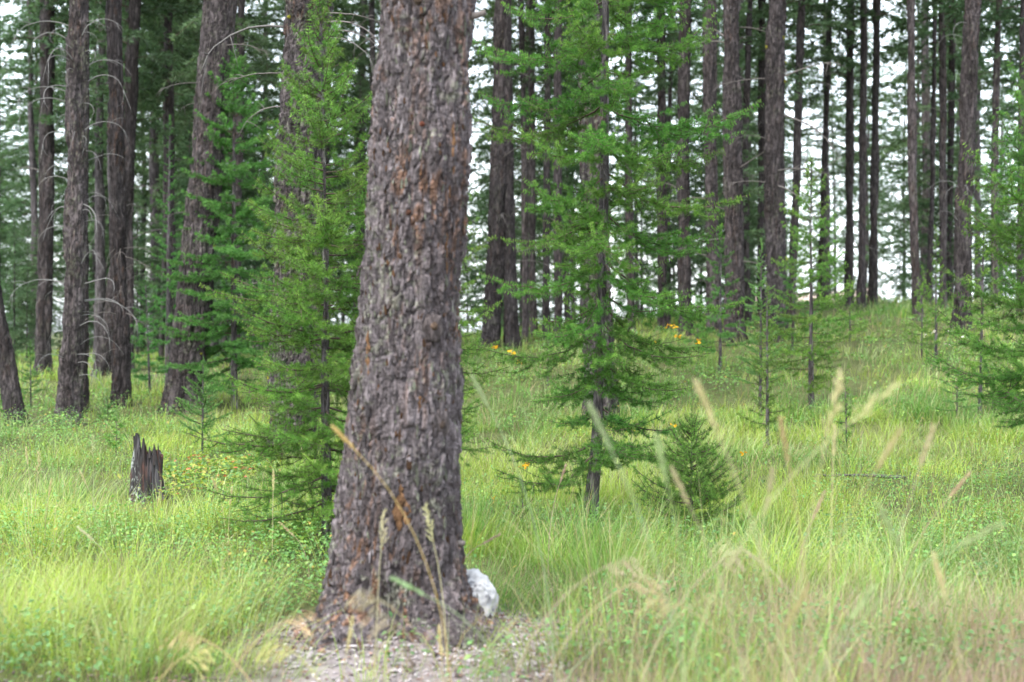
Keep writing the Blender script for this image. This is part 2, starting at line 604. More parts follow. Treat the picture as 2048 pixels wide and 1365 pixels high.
def main_at(px, py):
    z = CAM_Z + (HOR - py) / SC - BZ
    k = int(np.clip(np.searchsorted(zs, z), 0, len(zs) - 1))
    dx = (px - 1024) / SC - BX - cx[k]
    c = np.clip(dx / rad[k], -0.98, 0.98)
    return -math.acos(c), z

for px, py, s, colr, lab in [(850, 262, .026, (.13, .040, .022), 'reddish resin knot'), (822, 432, .03, (.09, .04, .025), None), (868, 655, .034, (.10, .065, .045), None), (840, 22, .04, (.08, .055, .04), None), (880, 845, .035, (.07, .05, .04), None)]:
    th, z = main_at(px, py)
    kn = Geo()
    V, F = blob(int(px), 3, .35, 2.5)
    kn.add(V * np.array([.55, .55, .6]) * s, F, np.array(colr))
    V, F = blob(int(px) + 1, 3, .3, 2)
    ring = [(math.cos(a), math.sin(a)) for a in np.linspace(0, 2 * math.pi, 14)]
    Vt, Ft = tube([(0.0, c * s * 1.5, q * s * 1.8) for c, q in ring], [s * .42 + .002 * (i % 3) for i in range(14)], 6)
    Vk, Fk = blob(int(px) + 5, 3, .45, 2.2)
    kn.add(Vk * np.array([.012, s * 1.5, s * 2.0]) + np.array([-.004, 0, 0]), Fk, np.array([.085, .068, .066]) * (0.6 + .8 * fbm(Vk * 4, int(px)))[:, None])
    o = link('knot', kn.mesh('knot', M_BARKN, True), big, main_surface(th, z, -0.004), (0, 0, th))
    if lab:
        o['label'] = lab
# broken branch stubs
for px, py, ln, dr in [(938, 42, .10, .35), (921, 1083, .04, .1), (926, 640, .03, 0), (941, 265, .03, .2), (716, 690, .02, 0)]:
    th, z = main_at(px, py)
    t = np.linspace(-0.04, ln, 6)
    V, F = tube(np.stack([t, 0 * t, dr * t * t * 6], 1), np.linspace(.026, .014, 6) * (0.6 + .06 / .1 * min(ln, .07) * 8) , 8)
    c = np.array([.13, .11, .10])
    gg = Geo()
    gg.add(V, tris_of(F), c)
    link('branch_stub', gg.mesh('branch_stub', M_DEAD, True), big, main_surface(th, z, -.01), (0, 0, -0.1 if px > 830 else math.pi))
# torn scar with bare orange wood
for px, py, L, wd in [(806, 985, .26, .036), (822, 1015, .16, .020), (845, 800, .12, .014), (742, 700, .22, .016), (900, 470, .35, .012), (905, 300, .25, .012)]:
    th, z = main_at(px, py)
    t = np.linspace(-1, 1, 14)
    P = np.stack([0 * t, .004 * np.sin(t * 7 + px), t * L * .5 - 0.02 * abs(t)], 1)
    V, F = tube(P, wd * np.sqrt(np.clip(1.02 - t * t, .02, 1)) * (0.8 + .3 * np.sin(t * 13 + px)), 7)
    V = V * np.array([.42, 1, 1])
    gg = Geo()
    gg.add(V, tris_of(F), np.array([.17, .09, .045]) * (0.6 + .7 * fbm(V * 60, int(px)))[:, None])
    o = link('scar', gg.mesh('scar', M_CHAR if 0 else M_BARKN), big, main_surface(th, z, -0.002), (0, 0, th))

# dead branches --------------------------------------------------------------------
def dead_branch(seed, L, droop, up=0.0, r=0.011, twigs=3, col=(.26, .245, .235)):
    """grows along +X from the origin"""
    rg = np.random.default_rng(seed)
    g = Geo()
    n = 12
    t = np.linspace(0, 1, n)
    ang = up - (droop) * t ** 1.15
    yaw = np.cumsum(rg.normal(0, .07, n))
    st = L / (n - 1)
    x = np.concatenate([[0], np.cumsum(np.cos(ang[:-1]) * np.cos(yaw[:-1]) * st)])
    y = np.concatenate([[0], np.cumsum(np.sin(yaw[:-1]) * st * np.cos(ang[:-1]))])
    z = np.concatenate([[0], np.cumsum(np.sin(ang[:-1]) * st)])
    P = np.stack([x, y, z], 1) + rg.normal(0, .006 * L, (n, 3)) * t[:, None]
    P[0] = (-0.05, 0, 0)
    V, F = tube(P, r * (1 - .8 * t), 5)
    g.add(V, tris_of(F), np.array(col) * rg.uniform(.75, 1.2))
    for k in range(twigs):
        i = rg.integers(4, n - 1)
        d = P[i] - P[i - 1]
        d /= np.linalg.norm(d)
        d = d + rg.normal(0, .55, 3)
        d /= np.linalg.norm(d)
        l2 = L * rg.uniform(.15, .38)
        q = np.linspace(0, 1, 6)
        Q = P[i] + np.outer(q, d) * l2 + np.outer(q ** 2, [0, 0, -1]) * l2 * rg.uniform(.1, .6)
        V, F = tube(Q, r * .45 * (1 - .75 * q), 4)
        g.add(V, tris_of(F), np.array(col) * rg.uniform(.7, 1.15))
    return g.mesh('dead_branch', M_DEAD, True)

DB_ARC = [dead_branch(40 + k, 1.0, rg.uniform(1.7, 3.6), .45, .0098, 1 + k % 3, (.21, .20, .195)) for k in range(8)]
DB_MESS = [dead_branch(60 + k, 1.0, rg.uniform(.4, 1.3), .15, .012, 5, (.15, .13, .12)) for k in range(8)]

def lichen_clump(seed):
    rg = np.random.default_rng(seed)
    g = Geo()
    n = 150
    d = rg.normal(0, 1, (n, 3))
    d /= np.linalg.norm(d, axis=1)[:, None]
    b = d * rg.uniform(.1, .5, (n, 1))
    t = d * rg.uniform(.6, 1.0, (n, 1)) + rg.normal(0, .15, (n, 3))
    s = np.cross(d, rg.normal(0, 1, (n, 3)))
    s /= np.linalg.norm(s, axis=1)[:, None]
    V = np.stack([b - s * .06, b + s * .06, t], 1).reshape(-1, 3)
    g.add(V, np.arange(n * 3).reshape(-1, 3), np.array([.42, .40, .06]) * rg.uniform(.6, 1.2))
    return g.mesh('lichen', M_LICH)
LICHENS = [lichen_clump(k) for k in range(4)]

# ------------------------------------------------------------------ conifer branches
def needles_block(rg, B, D, ln, wd, col):
    n = len(B)
    D = D / (np.linalg.norm(D, axis=1)[:, None] + 1e-9)
    s = np.cross(D, rg.normal(0, 1, (n, 3)))
    s /= np.linalg.norm(s, axis=1)[:, None] + 1e-9
    V = np.stack([B - s * wd[:, None] * .5, B + s * wd[:, None] * .5, B + D * ln[:, None]], 1).reshape(-1, 3)
    F = np.arange(n * 3).reshape(-1, 3)
    return V, F, np.repeat(col, 3, 0)

def conifer_branch(seed, L, style):
    """style dict -> (V,F,C,M); branch grows along +X; material 0 wood, 1 needles"""
    rg = np.random.default_rng(seed)
    g = Geo()
    S = style
    n = max(6, int(L * 10))
    t = np.linspace(0, 1, n)
    P = np.stack([L * t, L * .05 * np.cumsum(rg.normal(0, .4, n)) / n * 4 * t, L * (-S['sag'] * np.sin(np.pi * np.clip(t * .9, 0, 1)) + S['tip'] * t ** 2.4)], 1)
    P[:, 2] += rg.normal(0, .008, n) * L
    P[0] = 0
    wood = np.array(S.get('wood', (.075, .055, .043)))
    r0 = S.get('r', .006) * (0.45 + .75 * L / S.get('Lref', 1.0))
    V, F = tube(P, r0 * (1 - .82 * t) + .0007, 4)
    g.add(V, tris_of(F), wood, 0)
    axes = [(P, 1.0, 0.0)]
    nl = int(S['lat'] * L)
    for k in range(nl):
        u = (k + rg.uniform(.2, .8)) / nl * .86 + .10
        i = u * (n - 1)
        i0 = int(min(i, n - 2))
        f = i - i0
        p = P[i0] * (1 - f) + P[i0 + 1] * f
        side = 1 if k % 2 else -1
        ll = L * S['latlen'] * (1 - u) ** .7 * rg.uniform(.55, 1.15) * min(1.0, u * 4 + .35)
        if ll < .02:
            continue
        a = S.get('lata', .95) + rg.normal(0, .15)
        m = max(4, int(ll * 14))
        q = np.linspace(0, 1, m)
        el = rg.normal(S.get('latz', 0.02), S.get('latv', .16))
        d = np.array([math.cos(a) * math.cos(el), side * math.sin(a) * math.cos(el), math.sin(el)])
        Q = p + np.outer(q, d) * ll
        Q[:, 0] += .25 * ll * q ** 2
        Q[:, 2] += ll * (S['tip'] * .9 * q ** 2 - S.get('ldroop', .05) * np.sin(q * np.pi))
        V, F = tube(Q, r0 * .4 * (1 - .7 * q) + .0006, 3)
        g.add(V, tris_of(F), wood * rg.uniform(.8, 1.2), 0)
        axes.append((Q, .8, u))
        if S.get('sub') and ll > .16:
            for b in range(int(ll * S['sub'])):
                u2 = rg.uniform(.15, .9)
                j = int(u2 * (m - 1))
                sd = 1 if b % 2 else -1
                l3 = ll * .42 * (1 - u2) ** .6 * rg.uniform(.6, 1.1) + .02
                dd = np.array([math.cos(a - sd * .8 * side), side * math.sin(a - sd * .8 * side), rg.normal(0.05, .25)])
                q3 = np.linspace(0, 1, 4)
                Q3 = Q[j] + np.outer(q3, dd) * l3
                V, F = tube(Q3, r0 * .25 * (1 - .6 * q3) + .0005, 3)
                g.add(V, tris_of(F), wood, 0)
                axes.append((Q3, .7, u))
    for A, wgt, u in axes:
        seg = np.linalg.norm(np.diff(A, axis=0), axis=1)
        tot = seg.sum()
        cum = np.concatenate([[0], np.cumsum(seg)])
        nt_ = max(3, int(tot / S['step']))
        s0 = 0.12 if u == 0 else 0.02
        ss = np.sort(rg.uniform(s0, 1.0, nt_)) * tot
        B = np.stack([np.interp(ss, cum, A[:, c]) for c in range(3)], 1)
        T = np.stack([np.interp(np.minimum(ss + .01, tot), cum, A[:, c]) - np.interp(np.maximum(ss - .01, 0), cum, A[:, c]) for c in range(3)], 1)
        T /= np.linalg.norm(T, axis=1)[:, None] + 1e-9
        k = S['per']
        Bk = np.repeat(B, k, 0)
        Tk = np.repeat(T, k, 0)
        Rn = rg.normal(0, 1, (len(Bk), 3))
        if S.get('tuft'):
            ax = np.repeat(rg.normal(0, 1, (len(B), 3)) + [0, 0, .45], k, 0)
            Rn = Rn * .75 + ax * .5
        Rn = Rn - (Rn * Tk).sum(1)[:, None] * Tk
        Rn /= np.linalg.norm(Rn, axis=1)[:, None] + 1e-9
        if S.get('flat'):
            Rn = Rn * np.array([1, 1, S['flat']])
        D = Rn + Tk * S.get('fwd', .5)
        ln = S['nl'] * rg.uniform(.6, 1.15, len(Bk)) * (1 - .35 * (np.repeat(ss, k) / tot) ** 4)
        wd = S['nw'] * rg.uniform(.8, 1.2, len(Bk))
        fresh = np.clip((np.repeat(ss, k) / tot - .62) * 2.2, 0, 1) * (0.5 + .5 * (u if u else 1))
        c0, c1 = np.array(S['c0']), np.array(S['c1'])
        hue = rg.uniform(0, 1, (len(B), 1)).repeat(k, 0) * .35
        mixv = np.clip(fresh[:, None] * .75 + hue, 0, 1)
        C = (c0 * (1 - mixv) + c1 * mixv) * rg.uniform(.75, 1.25, (len(B), 1)).repeat(k, 0)
        V, F, C = needles_block(rg, Bk, D, ln, wd, C)
        g.add(V, F, C, 1)
    return g.arrays()

LARCH = dict(sag=.10, tip=.30, lat=19, latlen=.46, sub=19, step=.0095, per=13, tuft=1, fwd=.35, nl=.036, nw=.0023, c0=(.066, .178, .034), c1=(.175, .325, .055), r=.0065, latz=-.16, latv=.36, ldroop=.12)
LARCH_SOFT = dict(LARCH, sag=.05, tip=.14, c0=(.092, .205, .036), c1=(.20, .33, .06), nl=.033, nw=.0021, lat=18, per=11)
LARCH_FAR = dict(LARCH_SOFT, nw=.0052, nl=.042, step=.020, per=10, sub=9)
FIR = dict(sag=.03, tip=.06, lat=20, latlen=.48, sub=10, step=.006, per=5, fwd=.75, flat=.45, nl=.032, nw=.0048, c0=(.085, .21, .055), c1=(.22, .36, .12), r=.005, Lref=.5)
MIDF = dict(sag=.05, tip=.05, lat=11, latlen=.42, sub=7, step=.022, per=10, fwd=.6, flat=.8, nl=.06, nw=.008, c0=(.070, .19, .045), c1=(.14, .27, .07), r=.006)
FARF = dict(sag=-.02, tip=-.22, lat=6, latlen=.38, sub=4, step=.075, per=5, fwd=.9, flat=.8, nl=.15, nw=.028, c0=(.072, .130, .066), c1=(.135, .215, .100), r=.010, Lref=2.0, ldroop=-.1, latz=-.2)

def pool(style, lens, nv, seed):
    return [(L, conifer_branch(seed + 10 * i + v, L, style)) for i, L in enumerate(lens) for v in range(nv)]

def as_mesh(name, A, fm):
    V, F, C, M = A
    return mesh(name, V, F, [M_TWIG, fm], C, M)

LP = pool(LARCH, [.3, .5, .75, 1.0, 1.25], 4, 1000)
LP_M = [(L, as_mesh('larch_bough', A, M_NEEDLE)) for L, A in LP]
LS = pool(LARCH_SOFT, [.12, .25, .45, .65, .85], 4, 2000)
LS_M = [(L, as_mesh('larch_bough', A, M_NEEDLE)) for L, A in LS]
LF = pool(LARCH_FAR, [.12, .25, .45, .65, .85], 3, 2500)
FP = pool(FIR, [.12, .25, .42], 3, 3000)
MP = pool(MIDF, [.4, .8, 1.2, 1.7], 3, 4000)
FAR = pool(FARF, [1.2, 2.0, 2.8], 4, 5000)
print('pools', sum(len(A[1]) for _, A in LP), sum(len(A[1]) for _, A in LS), sum(len(A[1]) for _, A in FP), sum(len(A[1]) for _, A in MP), sum(len(A[1]) for _, A in FAR))

def pick(pl, L, rg):
    ls = np.array([p[0] for p in pl])
    d = np.abs(ls - L)
    c = np.flatnonzero(d <= d.min() + 1e-6)
    p = pl[int(rg.choice(c))]
    return p

def rot_xyz(V, roll, pitch, yaw):
    c, s = math.cos(roll), math.sin(roll)
    V = np.stack([V[:, 0], V[:, 1] * c - V[:, 2] * s, V[:, 1] * s + V[:, 2] * c], 1)
    c, s = math.cos(pitch), math.sin(pitch)
    V = np.stack([V[:, 0] * c - V[:, 2] * s, V[:, 1], V[:, 0] * s + V[:, 2] * c], 1)
    c, s = math.cos(yaw), math.sin(yaw)
    return np.stack([V[:, 0] * c - V[:, 1] * s, V[:, 0] * s + V[:, 1] * c, V[:, 2]], 1)

def simple_stem(name, Hh, r0, lean_fn, seed, col=(.105, .082, .07), n=14, plate=.03):
    z = np.concatenate([np.linspace(-.06, Hh * .3, 40), np.linspace(Hh * .3, Hh, 50)[1:]])
    r = r0 * np.clip(1 - z / Hh, 0.02, 1) ** .85 * (1 + .35 * np.exp(-np.clip(z, 0, 9) / .12)) + .0015
    cen = np.array([lean_fn(q) for q in z])
    me, _ = trunk_mesh(name, seed, z, cen, r, n, plate=plate, amp=min(.008, r0 * .16), tone=1.05, lichen=.2, orange=.2)
    return me

def whorl(z, rg, gapz):
    return z if rg.uniform() < .3 else max(.1, round(z / gapz) * gapz + rg.normal(0, .035))

def young_tree(label, loc, Hh, radius, pitch, pl, pl_obj=None, dens=15, z0=.12, r0=.03, lean=None, seed=1, fm=None, name='young_larch', cat='young tree', group=None, gap=None, gapz=None):
    """radius(t), pitch(t) with t height fraction. pl_obj: list of branch meshes -> every bough is a part; else one crown part"""
    rg = np.random.default_rng(seed)
    lean = lean or (lambda q: (0, 0))
    o = thing(name, label, cat, loc, 0, group)
    link('trunk', simple_stem('young_trunk', Hh, r0, lean, seed), o)
    zz = z0 * Hh
    yaw = rg.uniform(0, 6)
    g = Geo()
    k = 0
    zr = zz
    while zr < Hh * .995:
        zz = whorl(zr, rg, gapz) if gapz and zr < Hh * .9 else zr
        t = min(zz / Hh, .995)
        yaw += 2.4 + rg.normal(0, .3)
        L = radius(t) * rg.uniform(.72, 1.14)
        if gap and rg.uniform() < gap:
            L *= .5
        pt = pitch(t) + rg.normal(0, .1)
        lx, ly = lean(zz)
        rl = rg.normal(0, .2)
        if L > .03:
            if pl_obj:
                L0, me = pick(pl_obj, L, rg)
                s = L / L0
                link('branch', me, o, (lx, ly, zz), (rl, -pt, yaw), s)
            else:
                L0, A = pick(pl, L, rg)
                V, F, C, M = A
                s = L / L0
                W = rot_xyz(V * s, rl, pt, yaw) + np.array([lx, ly, zz])
                v = rg.uniform(.85, 1.15)
                b = np.zeros(len(F), int)
                g.V.append(W.astype(np.float32)); g.F.append(F + g.n); g.C.append((C * v).astype(np.float32)); g.M.append(M); g.n += len(V)
        zr += 1 / dens * rg.uniform(.6, 1.4) * (1.0 if t < .8 else .75)
        k += 1
    # leader
    L0, A = pick(pl, .25, rg)
    if pl_obj is None:
        V, F, C, M = A
        W = rot_xyz(V * (min(.25, Hh * .12) / L0), 0, R(88), 0) + np.array([*lean(Hh * .96), Hh * .96])
        g.V.append(W.astype(np.float32)); g.F.append(F + g.n); g.C.append(C); g.M.append(M); g.n += len(V)
        link('crown', g.mesh('young_crown', [M_TWIG, fm or M_NEEDLE]), o)
    else:
        L0, me = pick(pl_obj, .25, rg)
        link('branch', me, o, (*lean(Hh * .95), Hh * .95), (0, -R(88), 0), .9)
    return o

# hero larch right of the near trunk
def mk_lean(pts):
    zq = [p[0] for p in pts]
    xq = [p[1] for p in pts]
    return lambda q: (float(np.interp(q, zq, xq)), 0.0)

b = at(1183, 1045)
print('hero larch at', b)
sc = b.y / FPX
hero_lean = mk_lean([(0, 0), (.18, .0), (.5, 8 * sc), (2.0, 22 * sc), (4.1, 29 * sc), (6.5, 36 * sc)])
HH = 6.2
young_tree('bright green young larch with sweeping boughs standing in open grass right of the thick trunk', b, HH,
           lambda t: float(np.interp(t * HH, [.3, .55, 1.0, 1.6, 2.2, 3.0, 4.0, 5.0, 6.2], [.8, 1.12, 1.0, 1.02, 1.16, 1.2, 1.1, .75, .1])),
           lambda t: float(np.interp(t * HH, [.3, .9, 1.6, 2.3, 3.2, 4.2, 6.2], [R(-4), R(-28), R(-34), R(-22), R(-14), R(-6), R(35)])),
           LP, LP_M, dens=16.5, z0=.085, r0=.050, lean=hero_lean, seed=11, gap=.2, gapz=.30)

b = at(652, 1112)
print('left larch at', b)
sc = b.y / FPX
HL = (1112 + 15) * sc
young_tree('slender feathery young larch standing close against the left side of the thick trunk', b, HL,
           lambda t: float(np.interp(t, [.04, .2, .35, .55, .75, .9, 1], [.74, .82, .76, .68, .44, .24, .06])),
           lambda t: float(np.interp(t, [.05, .3, .6, .85, 1], [R(-8), R(-5), R(10), R(32), R(60)])),
           LS, LS_M, dens=42, z0=.05, r0=.034, gapz=.16, lean=mk_lean([(0, 0), (1, 0), (2, 0), (4, -14 * sc)]), seed=21)

b = on(2112, 12.2)
young_tree('larch reaching in with long boughs from the right edge in front of the dark trunk', b, 4.1,
           lambda t: float(np.interp(t, [.1, .3, .6, .8, 1], [.85, 1.15, 1.05, .65, .1])),
           lambda t: float(np.interp(t, [.1, .4, .7, 1], [R(-24), R(2), R(15), R(50)])),
           LP, LP_M, dens=18, z0=.26, r0=.045, seed=31)

b = on(884, 13.2)
young_tree('young larch mostly hidden behind the thick trunk, bough tips showing on its right', b, 3.6,
           lambda t: float(np.interp(t, [.1, .4, .7, 1], [.62, .60, .45, .05])), lambda t: float(np.interp(t, [0, .5, 1], [R(-8), R(6), R(45)])),
           LS, LS_M, dens=24, z0=.1, r0=.03, seed=41)

b = at(468, 820)
print('L3', b)
sc = b.y / FPX
HL = (820 - 92) * sc
young_tree('tall pyramidal young larch standing before the great leaning trunk', b, HL,
           lambda t: float(np.interp(t, [.1, .3, .5, .75, .9, 1], [1.12, 1.15, 1.0, .75, .4, .05])),
           lambda t: float(np.interp(t, [.1, .4, .7, 1], [R(-10), R(-2), R(14), R(55)])),
           MP, None, dens=28, z0=.1, r0=.05, gapz=.28, seed=51, fm=M_NEEDLE)

b = on(1622, 20)
young_tree('young larch between the big dark trunk and the three slim trunks', b, (690 - 180) / FPX * 20,
           lambda t: float(np.interp(t, [.12, .35, .6, .85, 1], [.72, .78, .62, .35, .05])),
           lambda t: float(np.interp(t, [.1, .4, .7, 1], [R(-6), R(4), R(14), R(55)])),
           LF, [(L, as_mesh('larch_bough', A, M_NEEDLE)) for L, A in LF], dens=18, z0=.13, r0=.036, seed=61)

# saplings: (px, py | None, dist | None, top py, half width px, label, style, dens)
def cone(w):
    return lambda t: w * (1.05 - t) ** .8
for i, (px, py, D, top, hw, lab, sty, dens, pt0) in enumerate([
    (1535, 892, None, 590, 62, 'thin larch sapling with a bare spiky leader in the grass below the flower patch', 'l', 20, R(12)),
    (405, 915, None, 728, 96, 'pale green fir sapling with level arms growing behind the charred stump', 'f', 22, R(16)),
    (1383, 1085, None, 826, 150, 'bushy dark green sapling blurred in the grass right of the bright larch', 'l', 62, R(14)),
    (20, 850, None, 738, 46, 'little fir at the left edge before the leaning trunk', 'f', 26, R(22)),
    (216, 852, None, 792, 40, 'low dark fir seedling between the arching-twig trunk and the furrowed trunk', 'f', 30, R(20)),
    (232, 912, None, 822, 44, 'faint spindly larch seedling above the charred stump', 'l', 22, R(10)),
    (1693, 905, None, 762, 48, 'wispy larch sapling in the mid grass behind the bright cream seed heads', 'l', 18, R(10)),
    (1914, 842, None, 738, 64, 'spreading sapling with arching arms on the right hand grass slope', 'f', 18, R(8)),
    (1985, 826, None, 776, 60, 'low flat seedling near the right edge below the hanging boughs', 'f', 26, R(4)),
    (1047, 1088, None, 972, 60, 'soft green larch seedling in the grass between thick trunk and bright larch', 'l', 34, R(18)),
    (1395, 700, None, 600, 70, 'small larch under the tips of the bright larch among yellow flowers', 'l', 20, R(8)),
    (1520, 690, 19.5, 500, 74, 'bluish fir sapling at the foot of the big dark trunk', 'f', 18, R(14)),
    (1843, 672, 24.5, 545, 58, 'first thin stemmed larch of the cluster left of the furrowed right trunk', 'l', 14, R(6)),
    (1872, 672, 24.0, 470, 55, 'tallest thin stemmed larch of the cluster left of the furrowed right trunk', 'l', 13, R(6)),
    (1700, 655, 27.0, 560, 60, 'shaded young larch at the feet of the three slim trunks', 'l', 14, R(6)),
    (335, 745, 27.0, 235, 66, 'slim tall young fir left of the great leaning trunk', 'm', 10, R(4)),
    (300, 758, 26.0, 560, 80, 'dark bushy young fir right of the furrowed trunk base', 'm', 14, R(0)),
    (62, 770, 25.0, 690, 48, 'dark green seedling clump between the two left edge trunks', 'f', 24, R(10)),
    (1440, 690, 24.0, 470, 95, 'shaded young fir behind the right arms of the bright larch', 'm', 12, R(0)),
    (1585, 668, 26.0, 470, 80, 'dusky young fir tucked behind the big dark trunk', 'm', 12, R(0)),
    (1960, 700, 19.0, 470, 95, 'dim young larch behind the reaching boughs at the right edge', 'l', 12, R(-4)),
    (710, 800, 22.0, 560, 90, 'shaded young fir peeping left of the thick trunk behind the feathery larch', 'm', 12, R(0)),
    (1095, 735, 24.0, 660, 40, 'knee high larch beside the twin trunks in yellow flowers', 'l', 20, R(8)),
]):
    p = at(px, py) if D is None else on(px, D)
    Yd = p.y
    prof_ = cone
    if dens > 50:
        prof_ = lambda w: (lambda t: w * min(1.0, (1.02 - t) * 1.7) * .9)
    Hh = CAM_Z + (HOR - top) / FPX * Yd - p.z
    wd = hw / FPX * Yd
    rgx = np.random.default_rng(300 + i)
    ln_ = rgx.normal(0, .015)
    young_tree(lab, p, Hh, prof_(wd), (lambda a: lambda t: a + (t ** 2) * R(38))(pt0), {'l': LF if p.y > 11 else LS, 'f': FP, 'm': MP}[sty], None, dens=dens * 1.4,
               z0=.16 if sty == 'm' else .08 if dens > 50 else .14 if sty == 'l' else .2, r0=max(.007, .0105 * Hh), lean=(lambda a: lambda q: (a * q, 0.0))(ln_), seed=400 + i, name='fir_sapling' if sty == 'f' else 'young_fir' if sty == 'm' else 'larch_sapling', cat='sapling')
    print(lab[:30], round(Yd, 1), 'h', round(Hh, 2))

# ------------------------------------------------------------------ mature forest trunks
def high_crown(seed, nb, zlo, zhi, rmax, pl, droop=-.15):
    rg = np.random.default_rng(seed)
    g = Geo()
    yaw = 0
    for k in range(nb):
        u = (k + rg.uniform(0, 1)) / nb
        z = zlo + (zhi - zlo) * u ** .9
        yaw += 2.4 + rg.normal(0, .5)
        L = rmax * (1.03 - u) ** .65 * rg.uniform(.55, 1.15)
        if u < .2:
            L *= .5 + 2.5 * u
        L0, (V, F, C, M) = pick(pl, L, rg)
        W = rot_xyz(V * (L / L0), rg.normal(0, .25), droop + .5 * u + rg.normal(0, .30), yaw) + np.array([0, 0, z])
        g.V.append(W.astype(np.float32)); g.F.append(F + g.n); g.C.append((C * rg.uniform(.7, 1.25)).astype(np.float32)); g.M.append(M); g.n += len(V)
    return g.mesh('tall_crown', [M_TWIG, M_FAR])
CROWN_HIGH = [high_crown(900 + k, 75, 9.5, 23, 2.7, FAR) for k in range(2)]
CROWN_MID = [high_crown(920 + k, 110, 5.5, 22, 2.6, FAR) for k in range(2)]
CROWN_LOW = [high_crown(940 + k, 130, 2.0, 20, 2.6, FAR) for k in range(2)]
CROWN_SMALL = [high_crown(960 + k, 90, .6, 8, 1.7, FAR) for k in range(2)]

def forest_trunk(label, px, py, D, pxt, wpx, pyt=0, seed=1, tone=1., lichen=.2, orange=.15, nrad=32, nz=140, plate=.05, amp=.018, dead=0, dead_kind='mess', dead_rng=(.8, 6.5), dead_len=(.5, 1.1), crown='high', lich=0, group=None, base_w=None, name='conifer_tree'):
    p = at(px, py) if D is None else on(px, D)
    if p is None:
        p = on(px, 40)
    D = p.y
    r = wpx / FPX * D / 2 * .87
    ztop = CAM_Z + (HOR - pyt) / FPX * D - p.z
    lean = ((pxt - px) / FPX * D) / ztop
    z = np.concatenate([np.linspace(-.15, 1.0, int(nz * .22)), np.linspace(1.0, max(ztop + .3, 5), int(nz * .78))[1:], np.linspace(max(ztop + .3, 5) + .5, 22, 22)])
    bow = np.random.default_rng(seed).normal(0, .035)
    cx_ = lean * np.minimum(z, ztop) + lean * .3 * np.clip(z - ztop, 0, 99) + bow * np.sin(np.pi * np.clip(z / ztop, 0, 1))
    rr = r * np.clip(1.06 - .12 * z / ztop, .2, 2)
    rr = np.where(z > ztop, r * .94 * np.clip(1 - (z - ztop) / (22.3 - ztop), .03, 1), rr)
    bw = base_w or 1.35
    rr = rr * (1 + (bw - 1) * np.exp(-np.clip(z, 0, 9) / .35))
    o = thing(name, label, 'tree', p, 0, group)
    tone = tone * .68 * np.array([1.03, .98, .96])
    me, surf = trunk_mesh('bark_trunk', seed, z, np.stack([cx_, 0 * cx_], 1), rr, nrad, plate=plate, amp=min(amp * 1.5, r * .16), tone=tone, lichen=lichen, orange=orange, flare=np.exp(-np.clip(z, 0, 9) / .2) * .5)
    link('trunk', me, o)
    rg = np.random.default_rng(seed + 5)
    def sp(th, zz, out):
        k = int(np.clip(np.searchsorted(z, zz), 0, len(z) - 1))
        q = surf[k, int((th % 6.28318) / 6.28319 * nrad) % nrad] + out
        return (cx_[k] + q * math.cos(th), q * math.sin(th), zz)
    for k in range(dead):
        zz = rg.uniform(dead_rng[0], min(dead_rng[1], ztop + .3))
        th = rg.uniform(0, 2 * math.pi)
        if dead_kind == 'arc':
            th = rg.choice([rg.uniform(R(150), R(215)), rg.uniform(R(-40), R(35)), rg.uniform(R(200), R(340))])
        L = rg.uniform(*dead_len)
        me = (DB_ARC if dead_kind == 'arc' else DB_MESS)[rg.integers(8)]
        link('dead_branch', me, o, sp(th, zz, -.02), (rg.normal(0, .3), -rg.normal(.0, .25), th), L)
    for k in range(lich):
        th = rg.choice([R(180), R(0)]) + rg.normal(0, .35) - .3
        zz = rg.uniform(.6, ztop)
        link('lichen', LICHENS[rg.integers(4)], o, sp(th, zz, .0), (0, 0, rg.uniform(0, 6)), rg.uniform(.02, .045) * (D / 20))
    if crown:
        me = {'high': CROWN_HIGH, 'mid': CROWN_MID, 'low': CROWN_LOW}[crown][seed % 2]
        link('crown', me, o, (lean * ztop, 0, 0), (0, 0, rg.uniform(0, 6)))
    print('%-45s D %.1f z %.2f basepy %.0f dia %.2f' % (label[:45], D, p.z, HOR + (CAM_Z - p.z) / D * FPX, 2 * r))
    return o, sp, D

T = forest_trunk
T('dark leaning trunk at the left edge, foot slanting out to the right', 34, 852, None, -60, 36, 250, 101, .8, dead=3, dead_kind='arc', dead_rng=(1, 5), dead_len=(.3, .7))
T('upright dark trunk behind the left of the arching-twig trunk', 86, 735, 31, 95, 30, 0, 102, .8, dead=3, crown='mid')
T('straight trunk covered in pale arching dead twigs', 138, 852, None, 155, 44, 0, 103, 1.05, .4, nrad=64, nz=260, dead=54, dead_kind='arc', dead_rng=(.7, 6.4), dead_len=(.4, 1.05), lich=2)
T('second darker trunk touching the right side of the arching-twig trunk', 163, 838, 23.6, 166, 24, 0, 104, .75)
T('deeply furrowed dark trunk between the arching-twig trunk and the great leaning trunk', 245, 815, None, 226, 34, 0, 105, .72, .1, .3, nrad=64, nz=260, plate=.07, amp=.026, dead=16, dead_rng=(.8, 3.4), dead_len=(.35, .8))
T('slanting trunk foot behind the furrowed trunk, leaning hard right', 203, 722, 31, 258, 30, 330, 106, .75, dead=3, crown='mid')
T('greyish slim trunk just right of the furrowed trunk', 258, 712, 33, 257, 17, 0, 107, 1.1, crown='mid')
T('thin grey trunk left of the great leaning trunk', 322, 700, 36, 324, 9, 0, 108, 1.1, crown='mid')
T('thin dark trunk close beside the great leaning trunk', 341, 700, 34, 336, 18, 0, 109, .95, dead=8, dead_len=(.6, 1.3), crown='mid')
